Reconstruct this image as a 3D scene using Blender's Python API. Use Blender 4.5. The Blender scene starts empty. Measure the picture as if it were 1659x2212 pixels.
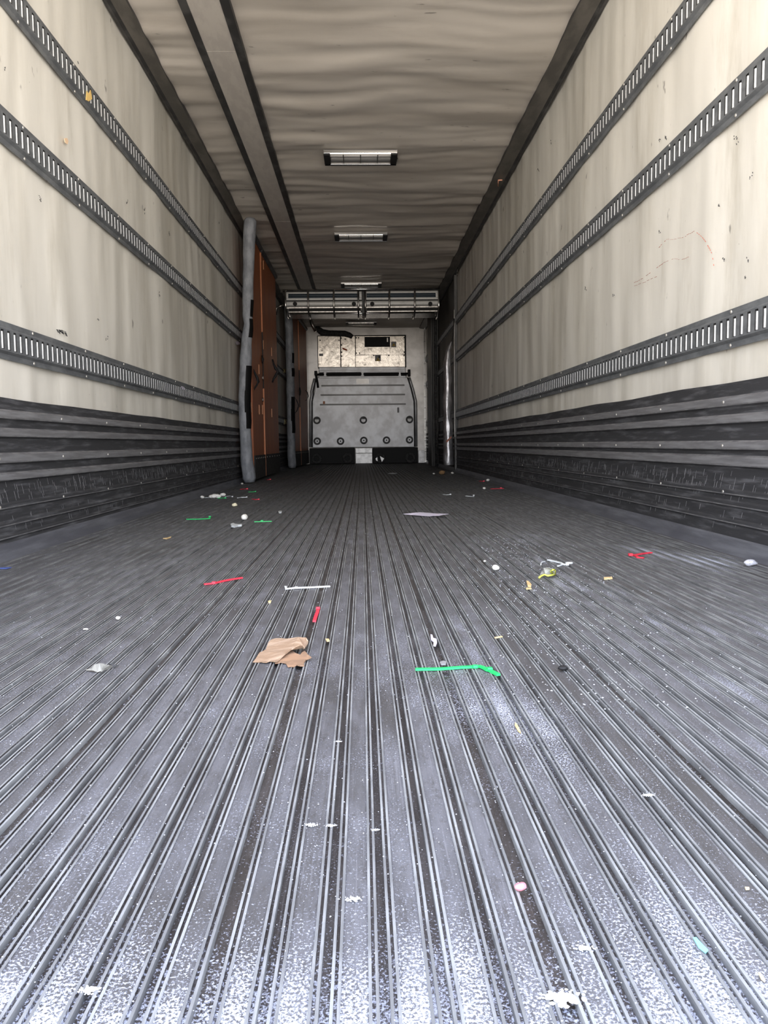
import bpy, bmesh, math, random
from mathutils import Vector, Matrix, noise
random.seed(7)
S = bpy.context.scene
C = S.collection
PI = math.pi

# ------------------------------------------------------------------ camera
CAM_H = 0.372
FPX = 1770.0
YAW, PIT, ROLL = [math.radians(a) for a in (1.4595, -4.7525, -0.6697)]

def turn(x, y, z):
    c, s = math.cos(ROLL), math.sin(ROLL); x, z = c*x - s*z, s*x + c*z
    c, s = math.cos(PIT), math.sin(PIT);   y, z = c*y - s*z, s*y + c*z
    c, s = math.cos(YAW), math.sin(YAW);   x, y = c*x + s*y, -s*x + c*y
    return Vector((x, y, z))

cam_d = bpy.data.cameras.new('camera')
cam = bpy.data.objects.new('camera', cam_d)
C.objects.link(cam)
cam_d.sensor_fit = 'HORIZONTAL'; cam_d.sensor_width = 36.0
cam_d.lens = 36.0 * FPX / 1659.0
cam_d.clip_start = 0.01; cam_d.clip_end = 200
r_, f_, u_ = turn(1, 0, 0), turn(0, 1, 0), turn(0, 0, 1)
m = Matrix((r_, u_, -f_)).transposed().to_4x4()
m.translation = Vector((0, 0, CAM_H))
cam.matrix_world = m
S.camera = cam

def at(px, py, axis, val):
    """where the line of sight through a pixel meets the plane axis=val (0 x, 1 y, 2 z)"""
    d = turn((px - 829.5)/FPX, 1.0, -(py - 1106.0)/FPX)
    o = Vector((0, 0, CAM_H))
    return o + d * ((val - o[axis]) / d[axis])

# ------------------------------------------------------------------ light
W = bpy.data.worlds.new('world'); S.world = W
W.use_nodes = True
nt = W.node_tree; nt.nodes.clear()
out = nt.nodes.new('ShaderNodeOutputWorld'); bg = nt.nodes.new('ShaderNodeBackground')
tc = nt.nodes.new('ShaderNodeTexCoord'); sp = nt.nodes.new('ShaderNodeSeparateXYZ')
mr = nt.nodes.new('ShaderNodeMapRange'); mr.inputs[1].default_value = -1; mr.inputs[2].default_value = 1
cr = nt.nodes.new('ShaderNodeValToRGB'); e = cr.color_ramp.elements
e[0].position = 0.0; e[0].color = (1.45, 1.28, 1.10, 1)
e[1].position = 1.0; e[1].color = (0.55, 0.64, 0.90, 1)
for p, c in ((0.44, (1.60, 1.44, 1.26, 1)), (0.50, (1.45, 1.38, 1.30, 1)), (0.56, (1.15, 1.20, 1.30, 1)), (0.75, (0.72, 0.80, 1.00, 1))):
    k = e.new(p); k.color = c
nt.links.new(tc.outputs['Generated'], sp.inputs[0]); nt.links.new(sp.outputs['Z'], mr.inputs[0])
nt.links.new(mr.outputs[0], cr.inputs[0]); nt.links.new(cr.outputs[0], bg.inputs[0])
bg.inputs[1].default_value = 9.0
nt.links.new(bg.outputs[0], out.inputs[0])

XL, XR, XC = -1.236, 1.248, 0.006          # side walls
Y0, Y1, ZC = 0.25, 15.9, 2.575            # open rear, front bulkhead, ceiling

pl = bpy.data.lights.new('rear_opening', 'AREA'); pl.shape = 'RECTANGLE'
pl.size = XR - XL; pl.size_y = ZC; pl.cycles.is_portal = True
po = bpy.data.objects.new('rear_opening', pl); C.objects.link(po)
po.location = (XC, Y0 - 0.01, ZC/2); po.rotation_euler = (PI/2, 0, 0)   # portal facing +y

S.view_settings.view_transform = 'Standard'
S.view_settings.look = 'None'
S.view_settings.gamma = 1.0
S.view_settings.use_curve_mapping = False
S.view_settings.exposure = 0.0
try:
    S.cycles.max_bounces = 14; S.cycles.diffuse_bounces = 10; S.cycles.glossy_bounces = 6
except Exception: pass

# ------------------------------------------------------------------ materials
def mat(name, col, rough=0.6, metal=0.0, col2=None, scale=(4, 4, 4), lo=0.4, hi=0.6, detail=5,
        bump=0.0, bscale=None, bdist=0.002, rough2=None, spec=0.5, coat=0.0):
    M = bpy.data.materials.new(name); M.use_nodes = True
    n = M.node_tree; b = n.nodes['Principled BSDF']
    b.inputs['Base Color'].default_value = (*col, 1)
    b.inputs['Roughness'].default_value = rough
    b.inputs['Metallic'].default_value = metal
    b.inputs['Specular IOR Level'].default_value = spec
    b.inputs['Coat Weight'].default_value = coat
    t = n.nodes.new('ShaderNodeTexCoord')
    if col2 is not None:
        v = nz(n, t, scale, detail)
        r = mrange(n, v, lo, hi)
        x = n.nodes.new('ShaderNodeMix'); x.data_type = 'RGBA'
        x.inputs['A'].default_value = (*col, 1); x.inputs['B'].default_value = (*col2, 1)
        n.links.new(r, x.inputs['Factor']); n.links.new(x.outputs['Result'], b.inputs['Base Color'])
        if rough2 is not None:
            q = n.nodes.new('ShaderNodeMapRange'); q.inputs[3].default_value = rough; q.inputs[4].default_value = rough2
            n.links.new(r, q.inputs[0]); n.links.new(q.outputs[0], b.inputs['Roughness'])
    if bump:
        v = nz(n, t, bscale or scale, 4)
        bp = n.nodes.new('ShaderNodeBump'); bp.inputs['Strength'].default_value = bump; bp.inputs['Distance'].default_value = bdist
        n.links.new(v, bp.inputs['Height']); n.links.new(bp.outputs[0], b.inputs['Normal'])
    return M

def nz(n, t, scale, detail=5, rough=0.6, off=(0, 0, 0)):
    mp = n.nodes.new('ShaderNodeMapping'); mp.inputs['Scale'].default_value = scale; mp.inputs['Location'].default_value = off
    n.links.new(t.outputs['Object'], mp.inputs[0])
    v = n.nodes.new('ShaderNodeTexNoise'); v.inputs['Scale'].default_value = 1.0
    v.inputs['Detail'].default_value = detail; v.inputs['Roughness'].default_value = rough
    n.links.new(mp.outputs[0], v.inputs['Vector'])
    return v.outputs['Fac']

def mrange(n, v, a, b, c=0.0, d=1.0):
    r = n.nodes.new('ShaderNodeMapRange'); r.interpolation_type = 'SMOOTHSTEP'
    for i, k in enumerate((a, b, c, d)): r.inputs[i+1].default_value = k
    n.links.new(v, r.inputs[0]); return r.outputs[0]

def mth(n, op, a, b):
    k = n.nodes.new('ShaderNodeMath'); k.operation = op; k.use_clamp = op in ('MULTIPLY', 'ADD')
    for i, v in enumerate((a, b)):
        if isinstance(v, (int, float)): k.inputs[i].default_value = v
        else: n.links.new(v, k.inputs[i])
    return k.outputs[0]

def mixc(n, fac, a, b):
    x = n.nodes.new('ShaderNodeMix'); x.data_type = 'RGBA'
    for k, v in (('A', a), ('B', b)):
        if isinstance(v, tuple): x.inputs[k].default_value = (*v, 1)
        else: n.links.new(v, x.inputs[k])
    n.links.new(fac, x.inputs['Factor']); return x.outputs['Result']

def liner_mat(name, base, streak, dark, sc, sc2, speck):
    """fibreglass liner: broad stains, streaks, small black scuffs"""
    M = bpy.data.materials.new(name); M.use_nodes = True
    n = M.node_tree; b = n.nodes['Principled BSDF']; t = n.nodes.new('ShaderNodeTexCoord')
    c = mixc(n, mrange(n, nz(n, t, sc, 6), .38, .68), base, streak)
    c = mixc(n, mth(n, 'MULTIPLY', mrange(n, nz(n, t, sc2, 7, .7, (3, 7, 1)), .52, .74), .5), c, dark)
    sk = mth(n, 'MULTIPLY', mrange(n, nz(n, t, speck, 3, .5, (9, 2, 5)), .70, .76), .6)
    c = mixc(n, sk, c, (.08, .07, .06))
    sk = mrange(n, nz(n, t, (60, 60, 60), 2), .76, .80)
    c = mixc(n, mth(n, 'MULTIPLY', sk, .4), c, (.20, .17, .13))
    n.links.new(c, b.inputs['Base Color'])
    b.inputs['Roughness'].default_value = .5; b.inputs['Specular IOR Level'].default_value = .35
    bp = n.nodes.new('ShaderNodeBump'); bp.inputs['Strength'].default_value = .25; bp.inputs['Distance'].default_value = .001
    n.links.new(nz(n, t, (160, 160, 160), 2), bp.inputs['Height']); n.links.new(bp.outputs[0], b.inputs['Normal'])
    return M

M_WALL = liner_mat('wall_liner', (.765, .75, .695), (.60, .58, .52), (.42, .39, .32), (2, 2.6, .55), (2, 4.0, .8), (8, 14, 9))
M_CEIL = liner_mat('ceiling_liner', (.60, .56, .51), (.52, .48, .43), (.38, .34, .30), (.8, 3.4, 2), (1.4, 6, 2), (8, 20, 9))

def floor_mat(name, ca, cb, cdirt, dm=.85):
    M = bpy.data.materials.new(name); M.use_nodes = True
    n = M.node_tree; b = n.nodes['Principled BSDF']; t = n.nodes.new('ShaderNodeTexCoord')
    sx = n.nodes.new('ShaderNodeSeparateXYZ'); n.links.new(t.outputs['Object'], sx.inputs[0])
    X, Y = sx.outputs['X'], sx.outputs['Y']
    c = mixc(n, mrange(n, nz(n, t, (30, 6, 8), 7, .7), .35, .65), ca, cb)
    c = mixc(n, mth(n, 'MULTIPLY', mrange(n, nz(n, t, (9, .25, 1), 2, .5, (7, 1, 0)), .42, .62), .30), c, cdirt)
    c = mixc(n, mth(n, 'MULTIPLY', mrange(n, nz(n, t, (5, 1.3, 2), 5, .65, (4, 4, 0)), .50, .66), .75), c, cdirt)
    c = mixc(n, mth(n, 'MULTIPLY', mrange(n, nz(n, t, (90, 28, 20), 6, .75, (2, 9, 0)), .52, .66), .55), c, cdirt)
    # long fine scratches along the boards
    c = mixc(n, mth(n, 'MULTIPLY', mrange(n, nz(n, t, (420, 5, 1), 3), .58, .72), .45), c, tuple(min(1, k*1.6) for k in cb))
    c = mixc(n, mth(n, 'MULTIPLY', mrange(n, nz(n, t, (300, 4, 1), 3, .6, (5, 1, 0)), .60, .74), .5), c, (.06, .057, .054))
    # white dust: thick at the rear sill, a drift along the right, thin elsewhere
    d1 = mth(n, 'MULTIPLY', mrange(n, Y, .70, .43, 0, .165), mrange(n, nz(n, t, (11, 7, 1), 4, .6, (3, 1, 0)), .30, .62, .45, 1))
    d2 = mth(n, 'MULTIPLY', mrange(n, nz(n, t, (3.0, .9, 1), 3, .5, (1.7, .4, 0)), .48, .68), mth(n, 'MULTIPLY', mrange(n, X, -.1, .5, 0, .17), mrange(n, Y, 4.2, 1.8)))
    d3 = mrange(n, nz(n, t, (6, 5, 1), 4), .30, .75, .06, .14)
    dens = mth(n, 'ADD', mth(n, 'ADD', d1, d2), d3)
    fine = nz(n, t, (420, 380, 380), 6, .75)
    k = n.nodes.new('ShaderNodeMath'); k.operation = 'ADD'; n.links.new(fine, k.inputs[0]); n.links.new(dens, k.inputs[1])
    dust = mrange(n, k.outputs[0], .66, .80)
    c = mixc(n, mth(n, 'MULTIPLY', dust, dm), c, (.68, .73, .88))
    n.links.new(c, b.inputs['Base Color'])
    b.inputs['Metallic'].default_value = .12
    q = n.nodes.new('ShaderNodeMapRange'); q.inputs[3].default_value = .55; q.inputs[4].default_value = .9
    n.links.new(dust, q.inputs[0]); n.links.new(q.outputs[0], b.inputs['Roughness'])
    bp = n.nodes.new('ShaderNodeBump'); bp.inputs['Strength'].default_value = .35; bp.inputs['Distance'].default_value = .0015
    n.links.new(k.outputs[0], bp.inputs['Height']); n.links.new(bp.outputs[0], b.inputs['Normal'])
    return M

M_FLOOR = floor_mat('floor_aluminium', (.086, .086, .093), (.132, .134, .148), (.050, .047, .045))
M_RIDGE = mat('floor_ridge_worn', (.145, .15, .155), .6, .15, (.27, .28, .285), (60, 7, 10), .4, .65, bump=.3, bscale=(200, 40, 10))
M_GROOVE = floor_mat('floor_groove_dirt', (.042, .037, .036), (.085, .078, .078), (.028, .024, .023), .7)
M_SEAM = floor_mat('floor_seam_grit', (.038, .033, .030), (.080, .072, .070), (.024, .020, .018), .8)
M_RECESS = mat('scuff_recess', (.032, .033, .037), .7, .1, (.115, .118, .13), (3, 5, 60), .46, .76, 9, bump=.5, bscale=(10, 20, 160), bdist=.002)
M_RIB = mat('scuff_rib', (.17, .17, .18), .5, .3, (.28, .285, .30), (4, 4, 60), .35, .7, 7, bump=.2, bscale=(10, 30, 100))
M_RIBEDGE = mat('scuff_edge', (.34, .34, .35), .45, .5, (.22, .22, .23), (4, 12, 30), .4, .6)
M_KICK = mat('scuff_kick', (.10, .105, .125), .5, .3, (.17, .18, .205), (4, 3, 40), .35, .7, 7, bump=.3, bscale=(10, 30, 60))
M_RAIL = mat('rail_steel', (.115, .125, .137), .55, .25, (.185, .198, .21), (20, 12, 30), .35, .7, bump=.2, bscale=(90, 90, 90), bdist=.001)
M_LIP = mat('slot_lip_lit', (.66, .69, .71), .5, .1, (.80, .82, .84), (60, 60, 60), .4, .6)  # same steel as the rail; light from the rear opening painted in as paler colour
M_HOLE = mat('slot_hole', (.012, .012, .013), .8)
M_RIVET = mat('rivet_zinc', (.62, .60, .56), .35, .7)
M_TRIMD = mat('trim_black', (.030, .030, .031), .55, .1, (.07, .07, .07), (9, 5, 9), .45, .65)
M_TRIMG = mat('trim_bronze_grey', (.15, .14, .125), .5, .2, (.10, .095, .085), (9, 3, 9), .4, .6)
M_STRIP = mat('duct_panel', (.52, .49, .45), .5, 0, (.46, .43, .40), (20, 6, 20), .4, .6)
M_CHROME = mat('chrome', (.75, .74, .72), .18, 1.0)
M_STEEL = mat('brushed_steel', (.55, .53, .50), .32, 1.0, (.35, .33, .31), (30, 30, 6), .4, .6)
M_BLACK = mat('black_plastic', (.012, .012, .013), .6, spec=.25)
M_RUBBER = mat('black_rubber', (.02, .02, .021), .75, 0, (.05, .05, .05), (30, 30, 30), .4, .6)
M_WHITEP = mat('white_enamel', (.72, .72, .70), .3, 0, (.60, .60, .58), (12, 12, 12), .5, .7)
M_COIL = mat('coil_blue_black', (.010, .022, .034), .35, .3)
M_ORANGE = mat('orange_panel', (.42, .125, .035), .5, 0, (.34, .095, .03), (6, 6, 2), .4, .65, bump=.1, bscale=(6, 6, 2))
M_ORANGE_L = mat('orange_edge', (.50, .17, .06), .5)
M_SCRATCH = mat('orange_scratch', (.50, .22, .10), .5)
M_SEALG = mat('grey_padding', (.27, .285, .31), .6, 0, (.17, .18, .20), (20, 20, 9), .35, .65, bump=.6, bscale=(25, 25, 18), bdist=.006)
M_SEALD = mat('dark_padding', (.075, .08, .088), .6, 0, (.04, .042, .046), (10, 10, 5), .35, .65)
M_BULK = mat('bulkhead_sheet', (.66, .64, .62), .42, .55, (.54, .52, .50), (3, 3, 4), .4, .6, bump=.15, bscale=(4, 4, 3), bdist=.01)
M_PLATE = mat('bulkhead_moulding', (.60, .61, .63), .48, .6, (.46, .46, .47), (6, 6, 5), .35, .65, 7)
M_ALU = mat('bare_aluminium', (.78, .72, .64), .34, .9, (.40, .36, .32), (11, 11, 17), .50, .80, 9, bump=.35, bscale=(7, 7, 4), bdist=.02, rough2=.5)
M_BEAD = mat('moulding_bead', (.62, .62, .62), .6)
M_TILE = mat('white_block', (.80, .80, .80), .4, .4, (.60, .60, .60), (12, 12, 12), .4, .6)
M_FOIL = mat('silver_foil', (.62, .62, .64), .40, .85, (.42, .42, .44), (14, 14, 9), .4, .6, bump=.35, bscale=(16, 16, 7), bdist=.02)
M_DARKW = mat('side_door_dark', (.085, .08, .072), .5, .1, (.045, .043, .04), (3, 5, 1), .35, .65)
M_DARKF = mat('door_frame_dark', (.045, .045, .045), .5, .3, (.08, .078, .075), (9, 9, 3), .4, .6)
M_GREEN = mat('green_plastic', (.02, .50, .13), .4)
M_RED = mat('red_plastic', (.72, .04, .07), .45)
M_WTIE = mat('white_plastic', (.66, .70, .72), .4)
M_BLOB = mat('white_pellet', (.80, .79, .75), .6, 0, (.66, .65, .60), (60, 60, 60), .45, .6)
M_CARD = mat('cardboard', (.25, .165, .105), .9, 0, (.36, .26, .185), (25, 90, 40), .42, .62, 6, bump=.5, bscale=(30, 120, 60))
M_CARD2 = mat('cardboard_inner', (.29, .175, .105), .9, 0, (.21, .13, .08), (25, 40, 40), .42, .62, 6, bump=.4, bscale=(50, 60, 60))
M_LEAF = mat('dry_leaf_grey', (.24, .235, .21), .85, 0, (.06, .055, .05), (30, 30, 30), .55, .68)
M_PAPER = mat('lilac_paper', (.62, .58, .70), .8, 0, (.56, .53, .63), (12, 12, 12), .4, .6)
M_WOOD = mat('wood_chip', (.74, .56, .30), .8, 0, (.60, .42, .20), (80, 80, 80), .4, .6)
M_YEL = mat('yellow_film', (.62, .66, .10), .4)
M_YLAB = mat('yellow_label', (.62, .42, .06), .5)
M_GLAB = mat('grey_label', (.25, .25, .26), .5)
M_CRAY = mat('red_crayon', (.42, .14, .10), .8)
M_SCUFF = mat('black_scuff', (.05, .05, .05), .8)
M_PINK = mat('pink_scrap', (.75, .20, .24), .5)
M_CYAN = mat('cyan_scrap', (.20, .70, .85), .3)
M_BROWN = mat('brown_crumb', (.25, .15, .07), .9)

# ------------------------------------------------------------------ helpers
def link(name, bm, mats, parent=None, smooth=False, bevel=0.0):
    me = bpy.data.meshes.new(name)
    bmesh.ops.recalc_face_normals(bm, faces=bm.faces)
    bm.to_mesh(me); bm.free()
    for k in (mats if isinstance(mats, (list, tuple)) else [mats]): me.materials.append(k)
    if smooth:
        for p in me.polygons: p.use_smooth = True
    o = bpy.data.objects.new(name, me); C.objects.link(o)
    if parent: o.parent = parent
    if bevel:
        b = o.modifiers.new('bevel', 'BEVEL'); b.width = bevel; b.segments = 2; b.limit_method = 'ANGLE'
    return o

def thing(name, label, cat, loc=(0, 0, 0), group=None):
    o = bpy.data.objects.new(name, None); C.objects.link(o); o.location = loc; o.empty_display_size = .1
    return tag(o, label, cat, group)

def tag(o, label, cat, group=None, kind=None):
    if label: o['label'] = label
    if cat: o['category'] = cat
    if group: o['group'] = group
    if kind: o['kind'] = kind
    return o

def struct(o, label):
    o['kind'] = 'structure'; o['label'] = label; o['category'] = o.name.split('_')[0]; return o

def box(bm, x0, x1, y0, y1, z0, z1, mi=0):
    v = [bm.verts.new((x, y, z)) for x in (x0, x1) for y in (y0, y1) for z in (z0, z1)]
    for f in ((0, 1, 3, 2), (4, 6, 7, 5), (0, 4, 5, 1), (2, 3, 7, 6), (0, 2, 6, 4), (1, 5, 7, 3)):
        bm.faces.new([v[i] for i in f]).material_index = mi

def tube(bm, pts, rad, seg=10, mi=0, flat=1.0):
    pts = [Vector(p) for p in pts]
    n = len(pts); rings = []
    for i, p in enumerate(pts):
        d = (pts[min(i+1, n-1)] - pts[max(i-1, 0)]).normalized()
        a = Vector((0, 0, 1)) if abs(d.z) < .85 else Vector((0, 1, 0))
        u = d.cross(a).normalized(); w = u.cross(d).normalized()
        r = rad[i] if isinstance(rad, (list, tuple)) else rad
        rings.append([bm.verts.new(p + u*r*math.cos(2*PI*k/seg) + w*r*flat*math.sin(2*PI*k/seg)) for k in range(seg)])
    for a, b in zip(rings, rings[1:]):
        for k in range(seg):
            bm.faces.new((a[k], a[(k+1) % seg], b[(k+1) % seg], b[k])).material_index = mi
    bm.faces.new(rings[0]).material_index = mi; bm.faces.new(rings[-1][::-1]).material_index = mi

def disc_y(bm, cx, cz, y0, y1, r, seg=24, r1=None, mi=0):
    """a round plug whose axis runs along y"""
    r1 = r if r1 is None else r1
    a = [bm.verts.new((cx + r*math.cos(2*PI*k/seg), y0, cz + r*math.sin(2*PI*k/seg))) for k in range(seg)]
    b = [bm.verts.new((cx + r1*math.cos(2*PI*k/seg), y1, cz + r1*math.sin(2*PI*k/seg))) for k in range(seg)]
    for k in range(seg): bm.faces.new((a[k], a[(k+1) % seg], b[(k+1) % seg], b[k])).material_index = mi
    bm.faces.new(a).material_index = mi; bm.faces.new(b).material_index = mi

def ring_y(bm, cx, cz, y0, y1, ro, ri, seg=28, mi=0, flat_top=None):
    """a ring standing on the x-z plane; flat_top clips the hole into a D"""
    P = []
    for y in (y0, y1):
        for r in (ro, ri):
            row = []
            for k in range(seg):
                x = r*math.cos(2*PI*k/seg); z = r*math.sin(2*PI*k/seg)
                if flat_top is not None and r == ri: z = min(z, flat_top)
                row.append(bm.verts.new((cx+x, y, cz+z)))
            P.append(row)
    for k in range(seg):
        j = (k+1) % seg
        for A, B in ((0, 1), (2, 3), (0, 2), (1, 3)):
            bm.faces.new((P[A][k], P[A][j], P[B][j], P[B][k])).material_index = mi

def prism_y(bm, pts, y0, y1, mi=0):
    a = [bm.verts.new((x, y0, z)) for x, z in pts]; b = [bm.verts.new((x, y1, z)) for x, z in pts]
    bm.faces.new(a).material_index = mi; bm.faces.new(b[::-1]).material_index = mi
    for k in range(len(pts)):
        j = (k+1) % len(pts); bm.faces.new((a[k], b[k], b[j], a[j])).material_index = mi

def dup(root, loc=None, label=None):
    r = root.copy(); C.objects.link(r)
    if loc is not None: r.location = loc
    if label: r['label'] = label
    for ch in root.children:
        c = ch.copy(); C.objects.link(c); c.parent = r
        for g in ch.children:
            d = g.copy(); C.objects.link(d); d.parent = c
    return r

# ------------------------------------------------------------------ shell
def slab(name, fn, nu, nv, back, mt):
    """a rippled sheet fn(u,v) closed behind by the offset vector 'back'"""
    bm = bmesh.new(); back = Vector(back)
    g = [[bm.verts.new(fn(i/nu, j/nv)) for j in range(nv+1)] for i in range(nu+1)]
    for i in range(nu):
        for j in range(nv): bm.faces.new((g[i][j], g[i+1][j], g[i+1][j+1], g[i][j+1]))
    c = [fn(0, 0), fn(1, 0), fn(1, 1), fn(0, 1)]
    k = [bm.verts.new(Vector(p) + back) for p in c]
    bm.faces.new(k)
    edge = [[g[i][0] for i in range(nu+1)], [g[nu][j] for j in range(nv+1)],
            [g[i][nv] for i in range(nu, -1, -1)], [g[0][j] for j in range(nv, -1, -1)]]
    for s in range(4): bm.faces.new(edge[s][::-1] + [k[s], k[(s+1) % 4]])
    return link(name, bm, mt, smooth=True)

def rip(a, b, c): return noise.noise(Vector((a, b, c)))

def wall_pt(x, s):
    def f(u, v):
        y = Y0 + u*(Y1-Y0); z = -.05 + v*(ZC+.10)
        yy = y + .10*rip(y*.8, z*1.6, s*3)
        d = .020*rip(yy*2.2, z*.55, s*9) + .010*rip(yy*5.5, z*.9, s*5+3) + .004*rip(yy*11, z*1.8, s*2)
        return (x + s*(.011 + d*.6), y, z)
    return f
wl = struct(slab('wall_left', wall_pt(XL, -1), 520, 60, (-.06, 0, 0), M_WALL), 'cream fibreglass lined left wall with wavy dirty streaks')
wr = struct(slab('wall_right', wall_pt(XR, 1), 520, 60, (.06, 0, 0), M_WALL), 'cream fibreglass lined right wall with red crayon marks')
def ceil_pt(u, v):
    y = Y0 + u*(Y1-Y0); x = XL-.06 + v*(XR-XL+.12)
    yy = y + .12*rip(x*1.3, y*.9, 4)
    d = .020*rip(x*.55, yy*2.3, 1) + .011*rip(x*1.4, yy*5.5, 7) + .004*rip(x*3, yy*11, 2)
    return (x, y, ZC + .012 + d*1.25)
struct(slab('ceiling', ceil_pt, 640, 48, (0, 0, .08), M_CEIL), 'grey fibreglass ceiling with ripples running across')

# floor: ribbed T boards, six to a plank, a gritty seam between planks
bm = bmesh.new()
PLK, PIT_ = .242, .242/6
prof = []   # (x, z, material of the span that starts here)
FL_L, FL_R = XL + .035, XR - .035
xs = -.111 - 5*PLK
def bar(x, seam_l, seam_r):
    gl = .0065 if seam_l else .0036; gr = .0065 if seam_r else .0036
    zg = -.0055 if not seam_l else -.006
    P = []
    P.append((x, zg, 2 if not seam_l else 3))
    P.append((x+gl, zg, 1))
    xl = x+gl
    P += [(xl, .0012, 1), (xl+.0023, .0012, 2), (xl+.0023, -.0014, 2), (xl+.0049, -.0014, 1), (xl+.0049, .0012, 1), (xl+.0072, .0012, 0), (xl+.0072, 0, 0)]
    xr = x+PIT_-gr
    P += [(xr-.0072, 0, 1), (xr-.0072, .0012, 1), (xr-.0049, .0012, 2), (xr-.0049, -.0014, 2), (xr-.0023, -.0014, 1), (xr-.0023, .0012, 1), (xr, .0012, 1), (xr, -.0055 if not seam_r else -.006, 3 if seam_r else 2)]
    return P
while xs < FL_R:
    for k in range(6):
        x = xs + k*PIT_
        if x >= FL_L and x + PIT_ <= FL_R: prof += bar(x, k == 0, k == 5)
    xs += PLK
prof = [(XL-.03, 0, 0), (prof[0][0]-.0005, 0, 2)] + prof + [(prof[-1][0]+PIT_*0+.0005, 0, 0), (XR+.03, 0, 0)]
ys = [Y0, 1.2, 3, 6, 10, Y1]
rows = [[bm.verts.new((x, y, z)) for x, z, _ in prof] for y in ys]
for i in range(len(ys)-1):
    for j in range(len(prof)-1):
        bm.faces.new((rows[i][j], rows[i][j+1], rows[i+1][j+1], rows[i+1][j])).material_index = prof[j][2]
k = [bm.verts.new(p) for p in ((prof[0][0], Y0, -.06), (prof[-1][0], Y0, -.06), (prof[-1][0], Y1, -.06), (prof[0][0], Y1, -.06))]
bm.faces.new(k)
me = bpy.data.meshes.new('floor'); bm.to_mesh(me); bm.free()
for q in (M_FLOOR, M_RIDGE, M_GROOVE, M_SEAM): me.materials.append(q)
fl = bpy.data.objects.new('floor', me); C.objects.link(fl)
struct(fl, 'grey ribbed aluminium trailer floor dusted white near the door')

# ribbed scuff liners at the foot of both walls
def scuff(name, xw, s, top, ribs, label):
    P = [(.0, top, 0), (.006, top-.001, 0)]
    for za, zb in ribs:
        g = .011 if zb > .21 else .005
        P += [(.006, zb+.006, 0 if zb < .21 else 2), (.006+g, zb, 1 if zb > .21 else 0), (.007+g, za+.004, 2), (.006+g, za, 0), (.006, za-.006, 0)]
    P += [(.008, .046, 3), (.014, .040, 3), (.026, .016, 3), (.052, .002, 3), (.056, 0.0, 3), (0, -.01, 3)]
    bm = bmesh.new(); n = 80
    rows = []
    for i in range(n+1):
        y = Y0 + (Y1-Y0)*i/n
        rows.append([bm.verts.new((xw - s*(e_ + (.0015*rip(y*3, z_*9, s) if 0 < e_ < .05 else 0)), y,
                     z_ + (.006*rip(y*1.7, 3, s*4) if j_ < 2 else 0))) for j_, (e_, z_, _) in enumerate(P)])
    for i in range(n):
        for j in range(len(P)-1):
            bm.faces.new((rows[i][j], rows[i][j+1], rows[i+1][j+1], rows[i+1][j])).material_index = P[j][2]
    o = struct(link(name, bm, [M_RECESS, M_RIB, M_RIBEDGE, M_KICK]), label)
    q = random.Random(int(top*1000)); sb = bmesh.new()
    for k in range(420):
        y = 2.0 + q.random()**1.3*6; z = q.choice((.235, .225, .12, .245)) + q.uniform(-.03, .025); L = q.uniform(.012, .045)
        tube(sb, [(xw - s*.0078, y, z), (xw - s*.0078, y + L*.45, z - L)], .0006, 4)
    sc = link('scratches', sb, M_RIBEDGE, o); sc['kind'] = 'stuff'; sc['label'] = 'pale slanting scratches'
    b = bmesh.new(); bmesh.ops.create_uvsphere(b, u_segments=8, v_segments=5, radius=.006)
    for f in b.faces: f.smooth = True
    first = link('rivet', b, M_RIVET, o); first.scale = (.5, 1, 1)
    for q, (za, zb) in enumerate((ribs[0], ribs[2], ribs[4])):
        for k in range(27):
            r = first if q == 0 and k == 0 else first.copy()
            if r is not first: C.objects.link(r); r.parent = o
            r.location = (xw - s*(.018 if q < 2 else .012), .43 + .59*k - .012*(s > 0), (za+zb)/2)
    return o
scuff('trim_1', XL, -1, .546, [(.474, .500), (.412, .437), (.322, .351), (.262, .283), (.165, .180), (.105, .118), (.062, .070)],
      'black ribbed scuff liner along the foot of the left wall')
scuff('trim_2', XR, 1, .566, [(.486, .513), (.428, .452), (.340, .364), (.285, .315), (.188, .202), (.150, .164), (.092, .102)],
      'black ribbed scuff liner along the foot of the right wall')

# cove trims between walls and ceiling
def cove(name, xw, s, xi, label):
    bm = bmesh.new()
    P = [(xw, 2.548), (xw - s*.016, 2.546), (xw - s*.034, 2.552), (xi, 2.567), (xi, 2.60), (xw, 2.60)]
    prism_y(bm, P, Y0, Y1, 0)
    bm.faces.ensure_lookup_table()
    for f in bm.faces:
        c = f.calc_center_median()
        if c.z < 2.57 and abs(c.x - xw) > .04: f.material_index = 1
    return struct(link(name, bm, [M_TRIMD, M_TRIMG]), label)
cove('trim_3', XL, -1, -1.136, 'dark cove trim between left wall and ceiling')
cove('trim_4', XR, 1, 1.124, 'dark cove trim between right wall and ceiling')

# flat air duct cover along the ceiling, with dark tape borders
bm = bmesh.new()
box(bm, -.882, -.838, Y0, 11.8, ZC-.012, ZC+.02, 1)
box(bm, -.675, -.628, Y0, 11.8, ZC-.012, ZC+.02, 1)
for a, b_ in ((Y0, 1.25), (1.254, 4.788), (4.792, 8.3), (8.304, 11.8)):
    box(bm, -.840, -.673, a, b_, ZC-.009, ZC+.02, 0)
box(bm, -.840, -.673, Y0, 11.8, ZC-.006, ZC+.02, 1)
struct(link('trim_5', bm, [M_STRIP, M_TRIMD]), 'pale flat duct cover with black borders running along the ceiling')

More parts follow.
